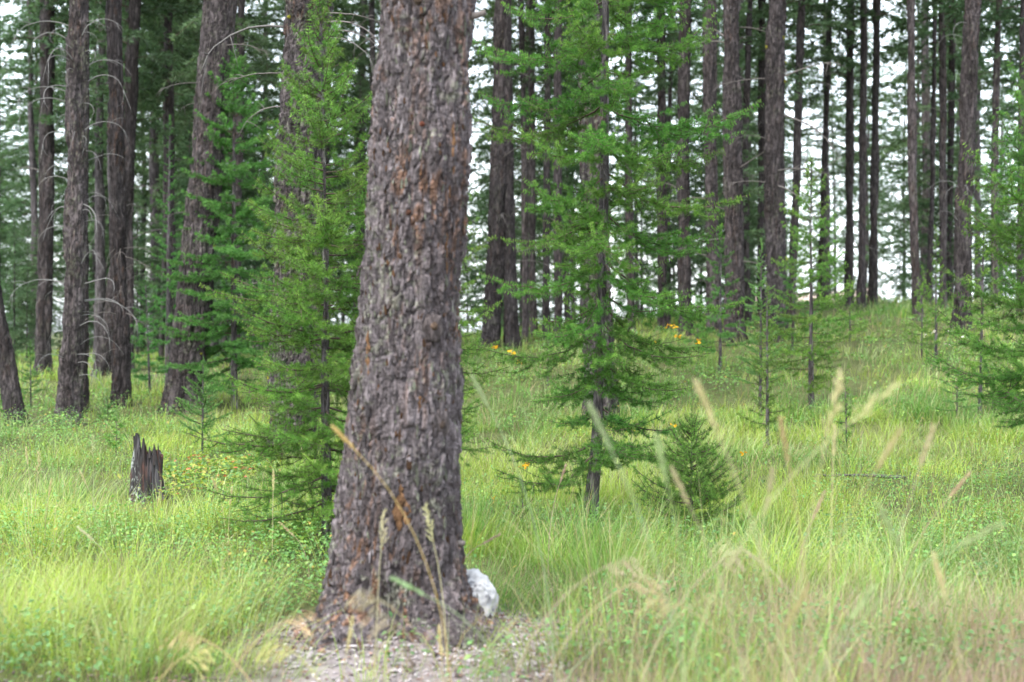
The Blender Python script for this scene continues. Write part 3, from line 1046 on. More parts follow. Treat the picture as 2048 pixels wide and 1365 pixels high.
o, sp, D = T('great leaning trunk with pale lichen edge, left of centre', 368, 822, None, 441, 74, 0, 110, 1.12, .3, .1, nrad=90, nz=320, plate=.05, amp=.016, dead=7, dead_rng=(2.5, 6.5), lich=16)
T('dark thin trunk behind the right side of the great leaning trunk', 470, 735, 30, 484, 18, 0, 111, .8, dead=5, crown='mid')
o, sp, D = T('massive scaly trunk speckled with lichen behind the feathery larch', 588, 930, None, 620, 98, 0, 112, 1.0, .62, .35, nrad=120, nz=420, plate=.05, amp=.02, lich=9)
Tlong = [dead_branch(81, 1.2, 1.5, .12, .016, 3, (.12, .11, .105)), dead_branch(82, 1.0, .5, .0, .014, 4, (.16, .14, .13)), dead_branch(83, 1.0, 1.4, .1, .012, 6, (.15, .13, .125))]
for th, zz, k, L in [(R(185), 4.75, 0, 1.0), (R(190), 4.25, 1, .75), (R(-20), 4.9, 1, .7), (R(-10), 4.8, 2, .9), (R(5), 4.72, 2, .8), (R(-30), 4.6, 0, .7), (R(170), 3.9, 2, .7)]:
    link('dead_branch', Tlong[k], o, sp(th, zz, -.02), (0, 0, th), L)
T('left of the twin trunks just right of the thick near trunk', 982, 703, None, 1003, 36, 0, 113, .85, nrad=64, nz=220, dead=5)
T('right of the twin trunks just right of the thick near trunk', 1024, 698, None, 1010, 28, 0, 114, .8, dead=6, dead_rng=(.5, 3))
T('slim trunk right of the twin trunks', 1050, 690, 34, 1042, 13, 0, 115, 1., dead=4, crown='mid')
T('second slim trunk right of the twin trunks', 1068, 690, 36, 1064, 13, 0, 116, .9, dead=4)
T('dark thin trunk left of the bright larch stem', 1092, 690, 33, 1096, 15, 0, 117, .8, dead=5)
T('straight dark trunk seen through the left boughs of the bright larch', 1117, 690, 31, 1117, 17, 0, 118, .8, dead=4)
T('grey speckled trunk directly behind the bright larch stem', 1204, None, 19.5, 1187, 62, 0, 119, 1.1, .7, .2, nrad=90, nz=300, plate=.045)
T('thin trunk behind the right boughs of the bright larch', 1262, 690, 32, 1256, 16, 0, 120, .8, crown='mid')
T('slim dark trunk among the upper right boughs of the bright larch', 1326, 675, 33, 1322, 20, 0, 121, .85, dead=4, crown='mid')
T('darker trunk beside the tips of the bright larch', 1372, 672, 31, 1372, 26, 0, 122, .7, dead=5)
T('left of the paired trunks beyond the bright larch tips', 1428, 668, 30.5, 1420, 28, 0, 123, .9, dead=9, nrad=48, nz=180)
T('right of the paired trunks beyond the bright larch tips', 1470, 662, 28.5, 1464, 38, 0, 124, .9, nrad=64, nz=220, dead=9, dead_len=(.6, 1.4))
T('thin trunk between the paired trunks and the big dark trunk', 1498, 655, 33, 1500, 14, 0, 125, .75, dead=3)
T('hidden thin trunk close left of the big dark trunk', 1522, 655, 35, 1524, 16, 0, 126, .7, dead=3, crown='mid')
T('big dark trunk with level dead branches right of the bright larch', 1556, 655, 27.5, 1553, 40, 0, 127, .82, .25, .15, nrad=72, nz=260, dead=10, dead_rng=(2.5, 6), dead_len=(.6, 1.6), lich=6)
T('crooked trunk leaning right from behind the big dark trunk', 1582, 655, 33, 1603, 17, 0, 128, .8, dead=5, crown='mid')
T('thin leaning trunk between the young larch and the three slim trunks', 1640, 640, 38, 1660, 13, 0, 129, .85, dead=4, crown='mid')
T('leftmost of the three slim straight trunks', 1697, 628, 37, 1701, 17, 0, 130, .9, dead=3, nrad=40)
T('middle of the three slim straight trunks', 1722, 630, 35, 1728, 16, 0, 131, .95, dead=3)
T('rightmost of the three slim straight trunks, slightly bent', 1745, 628, 36, 1753, 17, 0, 132, .85, dead=4, crown='mid')
T('pale tapering trunk standing alone against the white sky', 1836, 650, 30, 1823, 19, 0, 133, 1.1, dead=3)
T('thin dark trunk left of the furrowed right trunk', 1857, 645, 36, 1869, 11, 0, 134, .8, dead=3)
T('slender brown trunk close left of the furrowed right trunk', 1886, 645, 33, 1884, 15, 0, 135, 1., dead=4, crown='mid')
T('thin dark trunk forking close left of the furrowed right trunk', 1896, 645, 38, 1906, 13, 0, 136, .75, dead=4, crown='mid')
T('furrowed dark trunk behind the reaching boughs on the right', 1922, 668, None, 1946, 34, 0, 137, .78, .2, .2, nrad=72, nz=260, plate=.06, amp=.022, dead=9, dead_kind='arc', dead_rng=(2, 6), dead_len=(.4, .8))
T('mossy pale trunk right of the furrowed right trunk', 1992, 655, 31, 1998, 14, 0, 138, 1.2, .6, dead=5, crown='mid')
T('last thin trunk by the right edge', 2040, 660, 30, 2046, 12, 0, 139, .9, dead=4, crown='mid')

# ------------------------------------------------------------------ distant trees
def back_mesh(seed, r):
    z = np.concatenate([np.linspace(-.5, 3, 14), np.linspace(3, 14, 24)[1:], np.linspace(14, 23, 8)[1:]])
    rr = r * np.clip(1 - z / 24, .05, 1) * (1 + .3 * np.exp(-np.clip(z, 0, 9) / .4))
    cen = np.stack([np.cumsum(np.random.default_rng(seed).normal(0, .02, len(z))), 0 * z], 1)
    return trunk_mesh('back_trunk', seed, z, cen, rr, 12, plate=.08, amp=.015, tone=.9, lichen=.2, orange=.1)[0]
BACK = [back_mesh(700 + k, .10 + .018 * (k % 5)) for k in range(8)]
rg = np.random.default_rng(2024)
spots = []
GB = 'distant conifers behind the mature trunks'
tries = 0
while len(spots) < 118 and tries < 9000:
    tries += 1
    px = rg.uniform(-90, 2140)
    left = px < 760
    D = rg.uniform(38, 112)
    x = (px - 1024) / FPX * D
    if any((x - a) ** 2 + (D - b_) ** 2 < (1.7 if left else 2.4) ** 2 for a, b_ in spots):
        continue
    if not left and rg.uniform() < .45:
        continue
    spots.append((x, D))
REGIONS = [(130, 'left of the arching-twig trunk'), (240, 'between arching-twig and furrowed trunks'), (370, 'between furrowed and great leaning trunks'),
           (590, 'between great leaning and massive scaly trunks'), (960, 'behind the thick near trunk'), (1200, 'between twin trunks and bright larch'),
           (1430, 'behind right boughs of bright larch'), (1555, 'between paired trunks and big dark trunk'), (1700, 'between big dark trunk and slim trio'),
           (1830, 'between slim trio and lone pale trunk'), (1925, 'between lone pale and furrowed right trunks'), (9999, 'right of the furrowed right trunk')]
def place_labels(things, fmt):
    by = {}
    for o in things:
        px = o.location.x / o.location.y * FPX + 1024
        reg = next(r for lim, r in REGIONS if px < lim)
        by.setdefault((o['look'], reg), []).append((px, o))
    for (look, reg), lst in by.items():
        lst.sort(key=lambda q: q[0])
        n = len(lst)
        for i_, (px, o) in enumerate(lst):
            w_ = '' if n == 1 else ('left ', 'right ')[i_] if n == 2 else ('leftmost ' if i_ == 0 else 'rightmost ' if i_ == n - 1 else ('middle ' if n == 3 else ['second ', 'third ', 'fourth ', 'fifth ', 'sixth ', 'seventh ', 'eighth ', 'ninth '][i_ - 1]))
            o['label'] = w_ + look + ' ' + reg
            del o['look']
LOOK = {'high': 'bare stemmed distant conifer', 'mid': 'feathery distant conifer', 'low': 'green skirted distant conifer'}
made = []
for k, (x, D) in enumerate(spots):
    left = x / D * FPX + 1024 < 800
    c = rg.choice(['high', 'mid', 'low'], p=[.10, .38, .52] if left else [.10, .40, .50])
    o = thing('conifer_tree', '', 'tree', (x, D, h(x, D) - .1), rg.uniform(0, 6), GB)
    o['look'] = LOOK[c]
    made.append(o)
    s = rg.uniform(.85, 1.2)
    link('trunk', BACK[rg.integers(8)], o, None, (rg.normal(0, .012), rg.normal(0, .012), 0), s)
    link('crown', {'high': CROWN_HIGH, 'mid': CROWN_MID, 'low': CROWN_LOW}[c][rg.integers(2)], o, None, (0, 0, rg.uniform(0, 6)), (s * 1.15, s * 1.15, s))
place_labels(made, None)
made = []
for k in range(46):
    px = rg.uniform(-40, 2090) if k % 3 else rg.uniform(-20, 760)
    D = rg.uniform(32, 58)
    p = on(px, D)
    o = thing('young_conifer', '', 'tree', (p.x, D, p.z - .1), rg.uniform(0, 6), 'understory conifers far back')
    o['look'] = 'half grown understory conifer far back'
    made.append(o)
    s = rg.uniform(.45, .85)
    z = np.linspace(-.2, 8, 20)
    link('trunk', BACK[rg.integers(8)], o, None, None, (s * .4, s * .4, s * .36))
    link('crown', CROWN_SMALL[rg.integers(2)], o, None, (0, 0, rg.uniform(0, 6)), s)

place_labels(made, None)
# ------------------------------------------------------------------ charred stump
def make_stump():
    p = at(294, 1000)
    sc = p.y / FPX
    n, m = 120, 70
    th = np.linspace(0, 2 * np.pi, n, endpoint=False)
    rg = np.random.default_rng(5)
    # rim height by angle (0 = +x, 3/2 pi faces camera)
    key = np.array([0, .35, .8, 1.3, 1.9, 2.5, 3.0, 3.4, 3.8, 4.15, 4.45, 4.75, 4.95, 5.15, 5.5, 5.9, 6.283])
    kh = np.array([.36, .39, .36, .40, .44, .40, .44, .46, .50, .54, .47, .56, .30, .40, .45, .42, .36])
    P1 = np.stack([np.cos(th) * 9, np.sin(th) * 9, 0 * th], 1)
    top = np.interp(th, key, kh) + .15 * (vnoise(P1 * .8, 3) - .5) + .10 * (vnoise(P1 * 2.2, 4) - .5)
    G = Geo()
    def shell(inner):
        q = np.linspace(0, 1, m)
        TH, Q = np.meshgrid(th, q)
        TOP = np.repeat(top[None, :], m, 0)
        Z = -.05 + Q * (TOP + .05)
        rad_ = 33 * sc * (0.90 - .10 * Q + .22 * np.exp(-np.clip(Z, 0, 1) / .09))
        PP = np.stack([np.cos(TH).ravel() * .15, np.sin(TH).ravel() * .15, Z.ravel()], 1)
        gr = fbm(PP / np.array([.018, .018, .30]), 31, 3).reshape(TH.shape)
        big_ = fbm(PP / np.array([.07, .07, .6]), 32, 2).reshape(TH.shape)
        rad_ = rad_ + .05 * (gr - .5) + .09 * (big_ - .5)
        if inner:
            rad_ = rad_ * .62 - .012
            rad_ = rad_ * (1 - .0 * Q) + (Q ** 6) * 33 * sc * .22
        V = np.stack([np.cos(TH).ravel() * rad_.ravel(), np.sin(TH).ravel() * rad_.ravel() * .9, Z.ravel()], 1)
        i = np.arange(m - 1)[:, None] * n
        j = np.arange(n)[None, :]
        jn = (j + 1) % n
        F = np.stack([i + j, i + jn, i + n + jn, i + n + j], -1).reshape(-1, 4)
        red = .8 * sstep(.54, .70, fbm(PP / np.array([.05, .05, .22]), 34, 3))[:, None]
        gry = sstep(.55, .7, fbm(PP / np.array([.03, .03, .3]), 35, 3))[:, None]
        C = np.array([.022, .018, .018]) * (1 - red) + np.array([.085, .034, .024]) * red
        C = C * (1 - gry * .6) + np.array([.12, .11, .12]) * gry * .6
        lm = (sstep(.58, .66, fbm(PP * 55, 36, 3)) * sstep(.1, -.6, np.cos(TH).ravel() + .9 * (Z.ravel() / .5) - .3))[:, None]
        C = C * (1 - lm) + np.array([.34, .36, .33]) * lm
        return V, F, C
    V, F, C = shell(False)
    G.add(V, tris_of(F), C)
    V2, F2, C2 = shell(True)
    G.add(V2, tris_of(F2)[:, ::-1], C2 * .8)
    a = (m - 1) * n
    jj = np.arange(n)
    rim = np.stack([a + jj, a + (jj + 1) % n, a + (jj + 1) % n + m * n, a + jj + m * n], 1)
    V_, F_, C_, M_ = G.arrays()
    F_ = np.concatenate([F_, tris_of(rim)])
    o = thing('tree_stump', 'charred black broken tree stump with a jagged top in the left grass', 'stump', p)
    link('shell', mesh('stump_shell', V_, F_, M_CHAR, C_, None, False), o)
    # splinters
    for k in range(7):
        a_ = rg.uniform(3.3, 6.0)
        hh = rg.uniform(.10, .22)
        t = np.linspace(0, 1, 6)
        V, F = tube(np.stack([0 * t + rg.normal(0, .01) * t, 0 * t, t * hh], 1), .014 * (1 - t) ** .7 + .001, 5)
        gg = Geo()
        gg.add(V, tris_of(F), np.array([.035, .027, .026]))
        link('splinter', gg.mesh('splinter', M_CHAR), o, (math.cos(a_) * 27 * sc, math.sin(a_) * 24 * sc, .47 - hh * .75), (0, 0, a_))
make_stump()

# ------------------------------------------------------------------ white rock
def make_rock():
    V, F = blob(29, 5, .26, 1.6)
    f1_, f2_, c_ = worley(V * 2.6, 17)
    V = V * (1 + .10 * (c_ - .5) + .05 * sstep(0, .2, f2_ - f1_) - .05)[:, None]
    V = np.where(V[:, [2]] > .55, V * np.array([1, 1, .9]), V)
    d = fbm(V * 5, 90, 4) - .5
    V = V * (1 + .12 * d)[:, None] * np.array([.125, .11, .165])
    C = np.tile(np.array([.33, .325, .33]), (len(V), 1))
    n = fbm(V * 34, 91, 4)
    lf = sstep(.02, -.09, V[:, 0] + .02)
    n = .55 * fbm(V * 60, 91, 3) + .45 * fbm(V * 20, 95, 2)
    m = (.85 * sstep(.46, .56, n + .12 * lf - .05) * sstep(-.08, .05, V[:, 2]))[:, None]
    C = C * (1 - m) + np.array([.07, .07, .085]) * m
    s = (sstep(.38, .6, fbm(V * 14, 92, 3)) * sstep(.08, -.08, V[:, 2]))[:, None]
    C = C * (1 - s * .6) + np.array([.17, .135, .11]) * s * .6
    Y = 6.98
    c = ray(946, 1202, Y)
    o = link('rock', mesh('rock', V, F, M_ROCK, C, None, True), None, (c.x, Y, c.z - .01), (0, .12, .4))
    tag(o, 'white boulder with dark lichen speckles wedged against the right foot of the thick trunk', 'rock')
make_rock()

# ------------------------------------------------------------------ bark litter at the foot of the trunk
def litter():
    rg = np.random.default_rng(8)
    g = Geo()
    n = 5200
    for k in range(n):
        if k < 1300:
            a = rg.uniform(0, 2 * math.pi)
            q = abs(rg.normal(0, .22)) + .42
            x, y = BX + .04 + math.cos(a) * q * 1.15, D0 + math.sin(a) * q * 1.0
        else:
            x, y = rg.normal(BX + .1, 1.0), rg.uniform(5.5, 7.2)
        near = math.hypot((x - BX - .15) / 1.1, y - 6.35)
        V, F, C = FL[rg.integers(14)]
        s = rg.uniform(.005, .017) * (2.0 if k % 29 == 0 else 1)
        W = V * np.array([s * .6, s, s * rg.uniform(.6, 1.15)])
        W = rot_xyz(W[:, [1, 2, 0]], rg.normal(0, .35), rg.normal(0, .35), rg.uniform(0, 6.3))
        pale = rg.uniform() < (.62 if near < .58 else .07)
        c = np.array([.31, .275, .275]) * rg.uniform(.6, 1.25) if pale else [np.array([.19, .145, .135]), np.array([.21, .13, .10]), np.array([.09, .072, .066])][rg.integers(3)]
        g.add(W + np.array([x, y, h(x, y) + .008]), F, np.tile(c * rg.uniform(.7, 1.2), (len(W), 1)))
    kind(link('bark_litter', g.mesh('bark_litter', M_LITTER)), 'stuff')
litter()
print('litter done')

# ------------------------------------------------------------------ grass and herbs
def main_dist(x, y):
    return np.hypot((x - BX) / 1.05, y - D0)

def blades(rg, B, D_, ln, wd, bend, C0, C1, segs=3):
    """curved tapering blades; B base, D_ horizontal lean dir(unit 2d), bend 0..1.3"""
    n = len(B)
    side = np.stack([-D_[:, 1], D_[:, 0], 0 * D_[:, 0]], 1)
    tw = rg.uniform(-1.2, 1.2, n)[:, None]
    dirh = np.stack([D_[:, 0], D_[:, 1], 0 * D_[:, 0]], 1)
    sd = side * np.cos(tw) + dirh * np.sin(tw)
    rows, cols = [], []
    ang0 = bend * .25
    p = B.copy()
    for k in range(segs + 1):
        u = k / segs
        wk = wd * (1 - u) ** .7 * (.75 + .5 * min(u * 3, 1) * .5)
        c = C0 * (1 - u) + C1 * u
        if k < segs:
            rows.append(p - sd * wk[:, None] * .5)
            rows.append(p + sd * wk[:, None] * .5)
            cols += [c, c]
            a = ang0 + bend * (u + .5 / segs) ** 1.2
            p = p + (dirh * np.sin(a)[:, None] + np.array([0, 0, 1.0]) * np.cos(a)[:, None]) * (ln / segs)[:, None]
        else:
            rows.append(p)
            cols.append(c)
    m = 2 * segs + 1
    V = np.stack(rows, 1).reshape(-1, 3)
    C = np.stack(cols, 1).reshape(-1, 3)
    T = []
    for k in range(segs - 1):
        T += [[2 * k, 2 * k + 1, 2 * k + 3], [2 * k, 2 * k + 3, 2 * k + 2]]
    T.append([2 * segs - 2, 2 * segs - 1, 2 * segs])
    F = (np.arange(n)[:, None, None] * m + np.array(T)[None]).reshape(-1, 3)
    return V, F, C

def scatter(rg, n, ymin, ymax, power=1.0, margin=1.2):
    """points in the wedge the camera sees (with margin), denser near"""
    u = rg.uniform(0, 1, n)
    y = (ymin ** (1 - power + 1e-6) + u * (ymax ** (1 - power + 1e-6) - ymin ** (1 - power + 1e-6))) ** (1 / (1 - power + 1e-6))
    x = rg.uniform(-1, 1, n) * (.36 * y + margin)
    return x, y

GREEN = np.array([.120, .235, .050])
YEL = np.array([.350, .425, .085])
PALEG = np.array([.420, .460, .230])
STRAW = np.array([.420, .340, .180])
PINK = np.array([.330, .235, .205])

def grass_layer(name, seed, ntuft, per, ymin, ymax, power, hgt, wid, spread, mask, colfn, segs=2, bendr=(.2, 1.1), dry=.11):
    rg = np.random.default_rng(seed)
    x, y = scatter(rg, ntuft, ymin, ymax, power)
    k = rg.uniform(0, 1, ntuft) < mask(x, y)
    x, y = x[k], y[k]
    th = rg.uniform(.4, 1.3, len(x))
    tc_ = rg.uniform(.65, 1.25, len(x))
    wind = rg.normal(0, 1, len(x))
    per_ = per
    X = np.repeat(x, per_) + rg.normal(0, spread, len(x) * per_)
    Y = np.repeat(y, per_) + rg.normal(0, spread, len(x) * per_)
    n = len(X)
    Z = H(X, Y) - .01
    out = np.stack([X - np.repeat(x, per_), Y - np.repeat(y, per_)], 1) / spread + rg.normal(0, .5, (n, 2)) + np.array([.5, -.15]) + np.repeat(np.stack([1.1 * wind, .6 * rg.normal(0, 1, len(x))], 1), per_, 0)
    nn = np.linalg.norm(out, axis=1)[:, None] + 1e-9
    D_ = out / nn
    ln = hgt * np.repeat(th, per_) * rg.uniform(.45, 1.15, n)
    px_w = Y * .00042
    wd = np.maximum(wid * rg.uniform(.7, 1.3, n), px_w * rg.uniform(.8, 1.5, n))
    bend = rg.uniform(*bendr, n) * np.clip(nn[:, 0] * .7, .3, 1.2)
    base, tip = colfn(X, Y, rg)
    f = np.repeat(tc_, per_)[:, None] * rg.uniform(.75, 1.25, (n, 1))
    dr = (rg.uniform(0, 1, n) < dry)[:, None]
    base = np.where(dr, STRAW * .8, base) * f
    tip = np.where(dr, STRAW, tip) * f
    V, F, C = blades(rg, np.stack([X, Y, Z], 1), D_, ln, wd, bend, base, tip, segs)
    o = link(name, mesh(name, V, F, M_GRASS, C))
    kind(o, 'stuff')
    print(name, n, 'blades', len(F), 'tris')

def P2(x, y, s):
    return np.stack([x * s, y * s, 0 * x], 1)

def duff_mask(x, y):
    d = main_dist(x, y)
    d2 = np.hypot(x - BX - .28, (y - D0) / .95)
    q = sstep(.62, .98, d2 + .45 * (vnoise(P2(x, y, 3.0), 71) - .5)) * (y < D0 + .1) + sstep(.5, .8, d) * (y >= D0 + .1)
    q = q * (1 - .80 * sstep(-.62, -.42, x - BX) * sstep(.95, .55, x - BX + .6 * (vnoise(P2(x, y, 4.0), 78) - .5)) * (y < D0 - .2))
    return q

def right_front(x, y):
    return sstep(-.3, .5, x + .5 * (vnoise(P2(x, y, 1.1), 72) - .5)) * sstep(8.2, 6.9, y + .8 * (vnoise(P2(x, y, 1.3), 73) - .5))

def shrub_zone(x, y):
    """leafy undergrowth instead of fine grass"""
    n = fbm(P2(x, y, .42), 74, 3)
    px = x / y * FPX + 1024
    right = sstep(1500, 1750, px) * sstep(8, 10, y) * sstep(17, 14, y)
    left = sstep(520, 250, px) * sstep(12.8, 14.5, y) * sstep(24, 20, y)
    return np.clip(sstep(.50, .62, n) * .8 + right * .75 + left * .8, 0, 1)

STUMP = at(294, 1000)
BERRY = at(430, 960)
def fine_mask(x, y):
    m0 = sstep(.75, 1.1, np.hypot((x - BERRY.x) / .75, (y - BERRY.y) / 1.7)) * sstep(.2, .5, np.hypot((x - .6) * .8, (y - 11.24 + .7) * .45)) * sstep(.25, .6, np.hypot(x - STUMP.x, (y - STUMP.y + .55) * .6))
    m = duff_mask(x, y) * (1 - .85 * right_front(x, y))
    return m * m0 * (1 - .85 * shrub_zone(x, y)) * (.35 + .65 * sstep(.30, .5, vnoise(P2(x, y, 1.6), 77)))

def fine_cols(X, Y, rg):
    n = (.5 + 1.35 * (fbm(P2(X, Y, .7), 81, 3) - .5))[:, None]
    px = (X / Y * FPX + 1024)[:, None]
    y_ = sstep(.32, .60, n + .22 * sstep(900, 300, px) * sstep(13, 11, Y)[:, None] - .10 * sstep(18, 26, Y)[:, None])
    tip = GREEN * 1.25 * (1 - y_) + YEL * 1.12 * y_
    pl = (rg.uniform(0, 1, (len(X), 1)) < .10 + .35 * sstep(.4, .65, vnoise(P2(X, Y, .9), 83))[:, None])
    tip = np.where(pl, PALEG, tip)
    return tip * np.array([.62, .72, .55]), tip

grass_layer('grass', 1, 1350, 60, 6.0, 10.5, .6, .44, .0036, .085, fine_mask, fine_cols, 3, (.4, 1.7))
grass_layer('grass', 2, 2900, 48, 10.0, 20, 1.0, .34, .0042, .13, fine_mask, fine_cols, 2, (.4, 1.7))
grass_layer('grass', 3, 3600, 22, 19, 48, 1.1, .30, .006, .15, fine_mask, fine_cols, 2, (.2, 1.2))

def pink_cols(X, Y, rg):
    n = len(X)
    r_ = rg.uniform(0, 1, (n, 1))
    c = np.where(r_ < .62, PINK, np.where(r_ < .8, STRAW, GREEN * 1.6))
    return c * .85, c
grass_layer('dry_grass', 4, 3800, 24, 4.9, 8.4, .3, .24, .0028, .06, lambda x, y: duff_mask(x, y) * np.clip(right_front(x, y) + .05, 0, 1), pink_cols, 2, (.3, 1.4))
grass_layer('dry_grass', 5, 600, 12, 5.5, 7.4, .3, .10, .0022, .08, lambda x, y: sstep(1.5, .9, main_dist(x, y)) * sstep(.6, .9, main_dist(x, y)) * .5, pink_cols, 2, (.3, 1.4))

def tall_cols(X, Y, rg):
    n = len(X)
    r_ = rg.uniform(0, 1, (n, 1))
    c = np.where(r_ < .45, GREEN * 1.5, np.where(r_ < .72, YEL, np.where(r_ < .9, STRAW, PALEG)))
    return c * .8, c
grass_layer('tall_grass', 6, 1300, 16, 4.0, 8.2, .2, .52, .0034, .09, lambda x, y: sstep(.0, .5, x) * sstep(.25, .5, vnoise(P2(x, y, 1.0), 75)) * duff_mask(x, y) * (1 - .7 * sstep(.75, 1.2, x) * sstep(7.4, 6.6, y)), tall_cols, 3, (.1, .9))

def herb_layer(name, seed, nplant, leaves, ymin, ymax, power, hgt, size, mask, cols, stems=True):
    rg = np.random.default_rng(seed)
    x, y = scatter(rg, nplant, ymin, ymax, power)
    k = rg.uniform(0, 1, nplant) < mask(x, y)
    x, y = x[k], y[k]
    n = len(x) * leaves
    ph = rg.uniform(.45, 1.2, len(x)) * hgt
    u = rg.uniform(.15, 1, n) ** .7
    sprd = hgt * .34
    X = np.repeat(x, leaves) + rg.normal(0, sprd, n)
    Y = np.repeat(y, leaves) + rg.normal(0, sprd, n)
    Z = H(X, Y) + np.repeat(ph, leaves) * u
    a = rg.uniform(0, 2 * np.pi, n)
    el = rg.normal(.05, .38, n)
    d = np.stack([np.cos(a) * np.cos(el), np.sin(a) * np.cos(el), np.sin(el)], 1)
    s = np.stack([-np.sin(a), np.cos(a), rg.normal(0, .3, n)], 1)
    up = np.cross(d, s)
    sz = size * rg.uniform(.6, 1.25, n) * np.maximum(1, Y / 16)
    B = np.stack([X, Y, Z], 1)
    L = sz[:, None]
    v0 = B
    v1 = B + d * L * .5 + s * L * .33 + up * L * .07
    v2 = B + d * L * .45 - up * 0
    v3 = B + d * L * .5 - s * L * .33 + up * L * .07
    v4 = B + d * L - up * L * .1
    V = np.stack([v0, v1, v2, v3, v4], 1).reshape(-1, 3)
    T = np.array([[0, 1, 2], [1, 4, 2], [0, 2, 3], [2, 4, 3]])
    F = (np.arange(n)[:, None, None] * 5 + T[None]).reshape(-1, 3)
    tone = np.repeat(rg.uniform(.75, 1.25, len(x)), leaves)[:, None]
    C = np.repeat(cols(X, Y, rg) * tone, 5, 0)
    g = Geo()
    g.add(V, F, C, 0)
    if stems:
        m = len(x) * 4
        Bx = np.repeat(x, 4) + rg.normal(0, sprd * .5, m)
        By = np.repeat(y, 4) + rg.normal(0, sprd * .5, m)
        a = rg.uniform(0, 6.28, m)
        sb, sf, scc = blades(rg, np.stack([Bx, By, H(Bx, By) - .01], 1), np.stack([np.cos(a), np.sin(a)], 1), np.repeat(ph, 4) * rg.uniform(.7, 1.1, m), np.maximum(.003, By * .0004), rg.uniform(.1, .8, m), np.tile([.09, .07, .045], (m, 1)), np.tile([.10, .13, .05], (m, 1)), 2)
        g.add(sb, sf, scc, 0)
    o = kind(link(name, g.mesh(name, M_LEAF)), 'stuff')
    print(name, len(F))

def herb_cols(X, Y, rg):
    n = len(X)
    r_ = rg.uniform(0, 1, (n, 1))
    return np.where(r_ < .55, np.array([.115, .235, .055]), np.where(r_ < .85, np.array([.17, .30, .075]), np.where(r_ < .97, np.array([.27, .38, .08]), np.array([.30, .22, .05]))))
def berry_cols(X, Y, rg):
    n = len(X)
    r_ = rg.uniform(0, 1, (n, 1))
    return np.where(r_ < .45, np.array([.10, .21, .05]), np.where(r_ < .86, np.array([.24, .32, .05]), np.where(r_ < .95, np.array([.36, .32, .07]), np.array([.42, .12, .05]))))
def blue_cols(X, Y, rg):
    n = len(X)
    r_ = rg.uniform(0, 1, (n, 1))
    return np.where(r_ < .5, np.array([.08, .20, .06]), np.where(r_ < .9, np.array([.12, .25, .075]), np.array([.19, .31, .08])))

herb_layer('undergrowth', 11, 2900, 46, 7.4, 26, 1.1, .36, .025, lambda x, y: shrub_zone(x, y) * duff_mask(x, y) * (1 - right_front(x, y)), herb_cols)
herb_layer('undergrowth', 12, 2200, 22, 18, 48, 1.2, .22, .035, lambda x, y: np.clip(.35 + .6 * sstep(.42, .6, fbm(P2(x, y, .4), 74, 3)), 0, 1), herb_cols)
def near_px(px0, py0, rx, ry):
    c = at(px0, py0)
    return lambda x, y: sstep(1.0, .55, np.hypot((x - c.x) / rx, (y - c.y) / ry))
herb_layer('undergrowth', 13, 3400, 16, 11, 16, 1, .20, .050, near_px(430, 960, .75, 1.7), berry_cols, False)
herb_layer('undergrowth', 14, 2600, 16, 5.8, 7.4, .1, .08, .026, near_px(330, 1335, .34, .3), blue_cols, False)
herb_layer('undergrowth', 15, 2000, 22, 5.6, 10.5, .3, .24, .032, lambda x, y: sstep(.52, .64, vnoise(P2(x, y, 1.0), 76)) * duff_mask(x, y) * .8, blue_cols)

grass_layer('dry_grass', 8, 2200, 18, 5.0, 7.0, .0, .30, .0032, .07, lambda x, y: sstep(.7, 1.3, x) * sstep(.2, .5, vnoise(P2(x, y, 1.7), 85)), lambda X, Y, rg: (np.tile(PINK * 1.0, (len(X), 1)), np.tile(PINK * 1.25, (len(X), 1))), 2, (.2, 1.3))
grass_layer('tall_grass', 7, 480, 14, 3.7, 6.6, .0, .78, .0036, .10, lambda x, y: sstep(.3, .6, x) * sstep(1.5, .9, x) * sstep(.3, .55, vnoise(P2(x, y, 1.3), 79)), tall_cols, 3, (.2, 1.1))
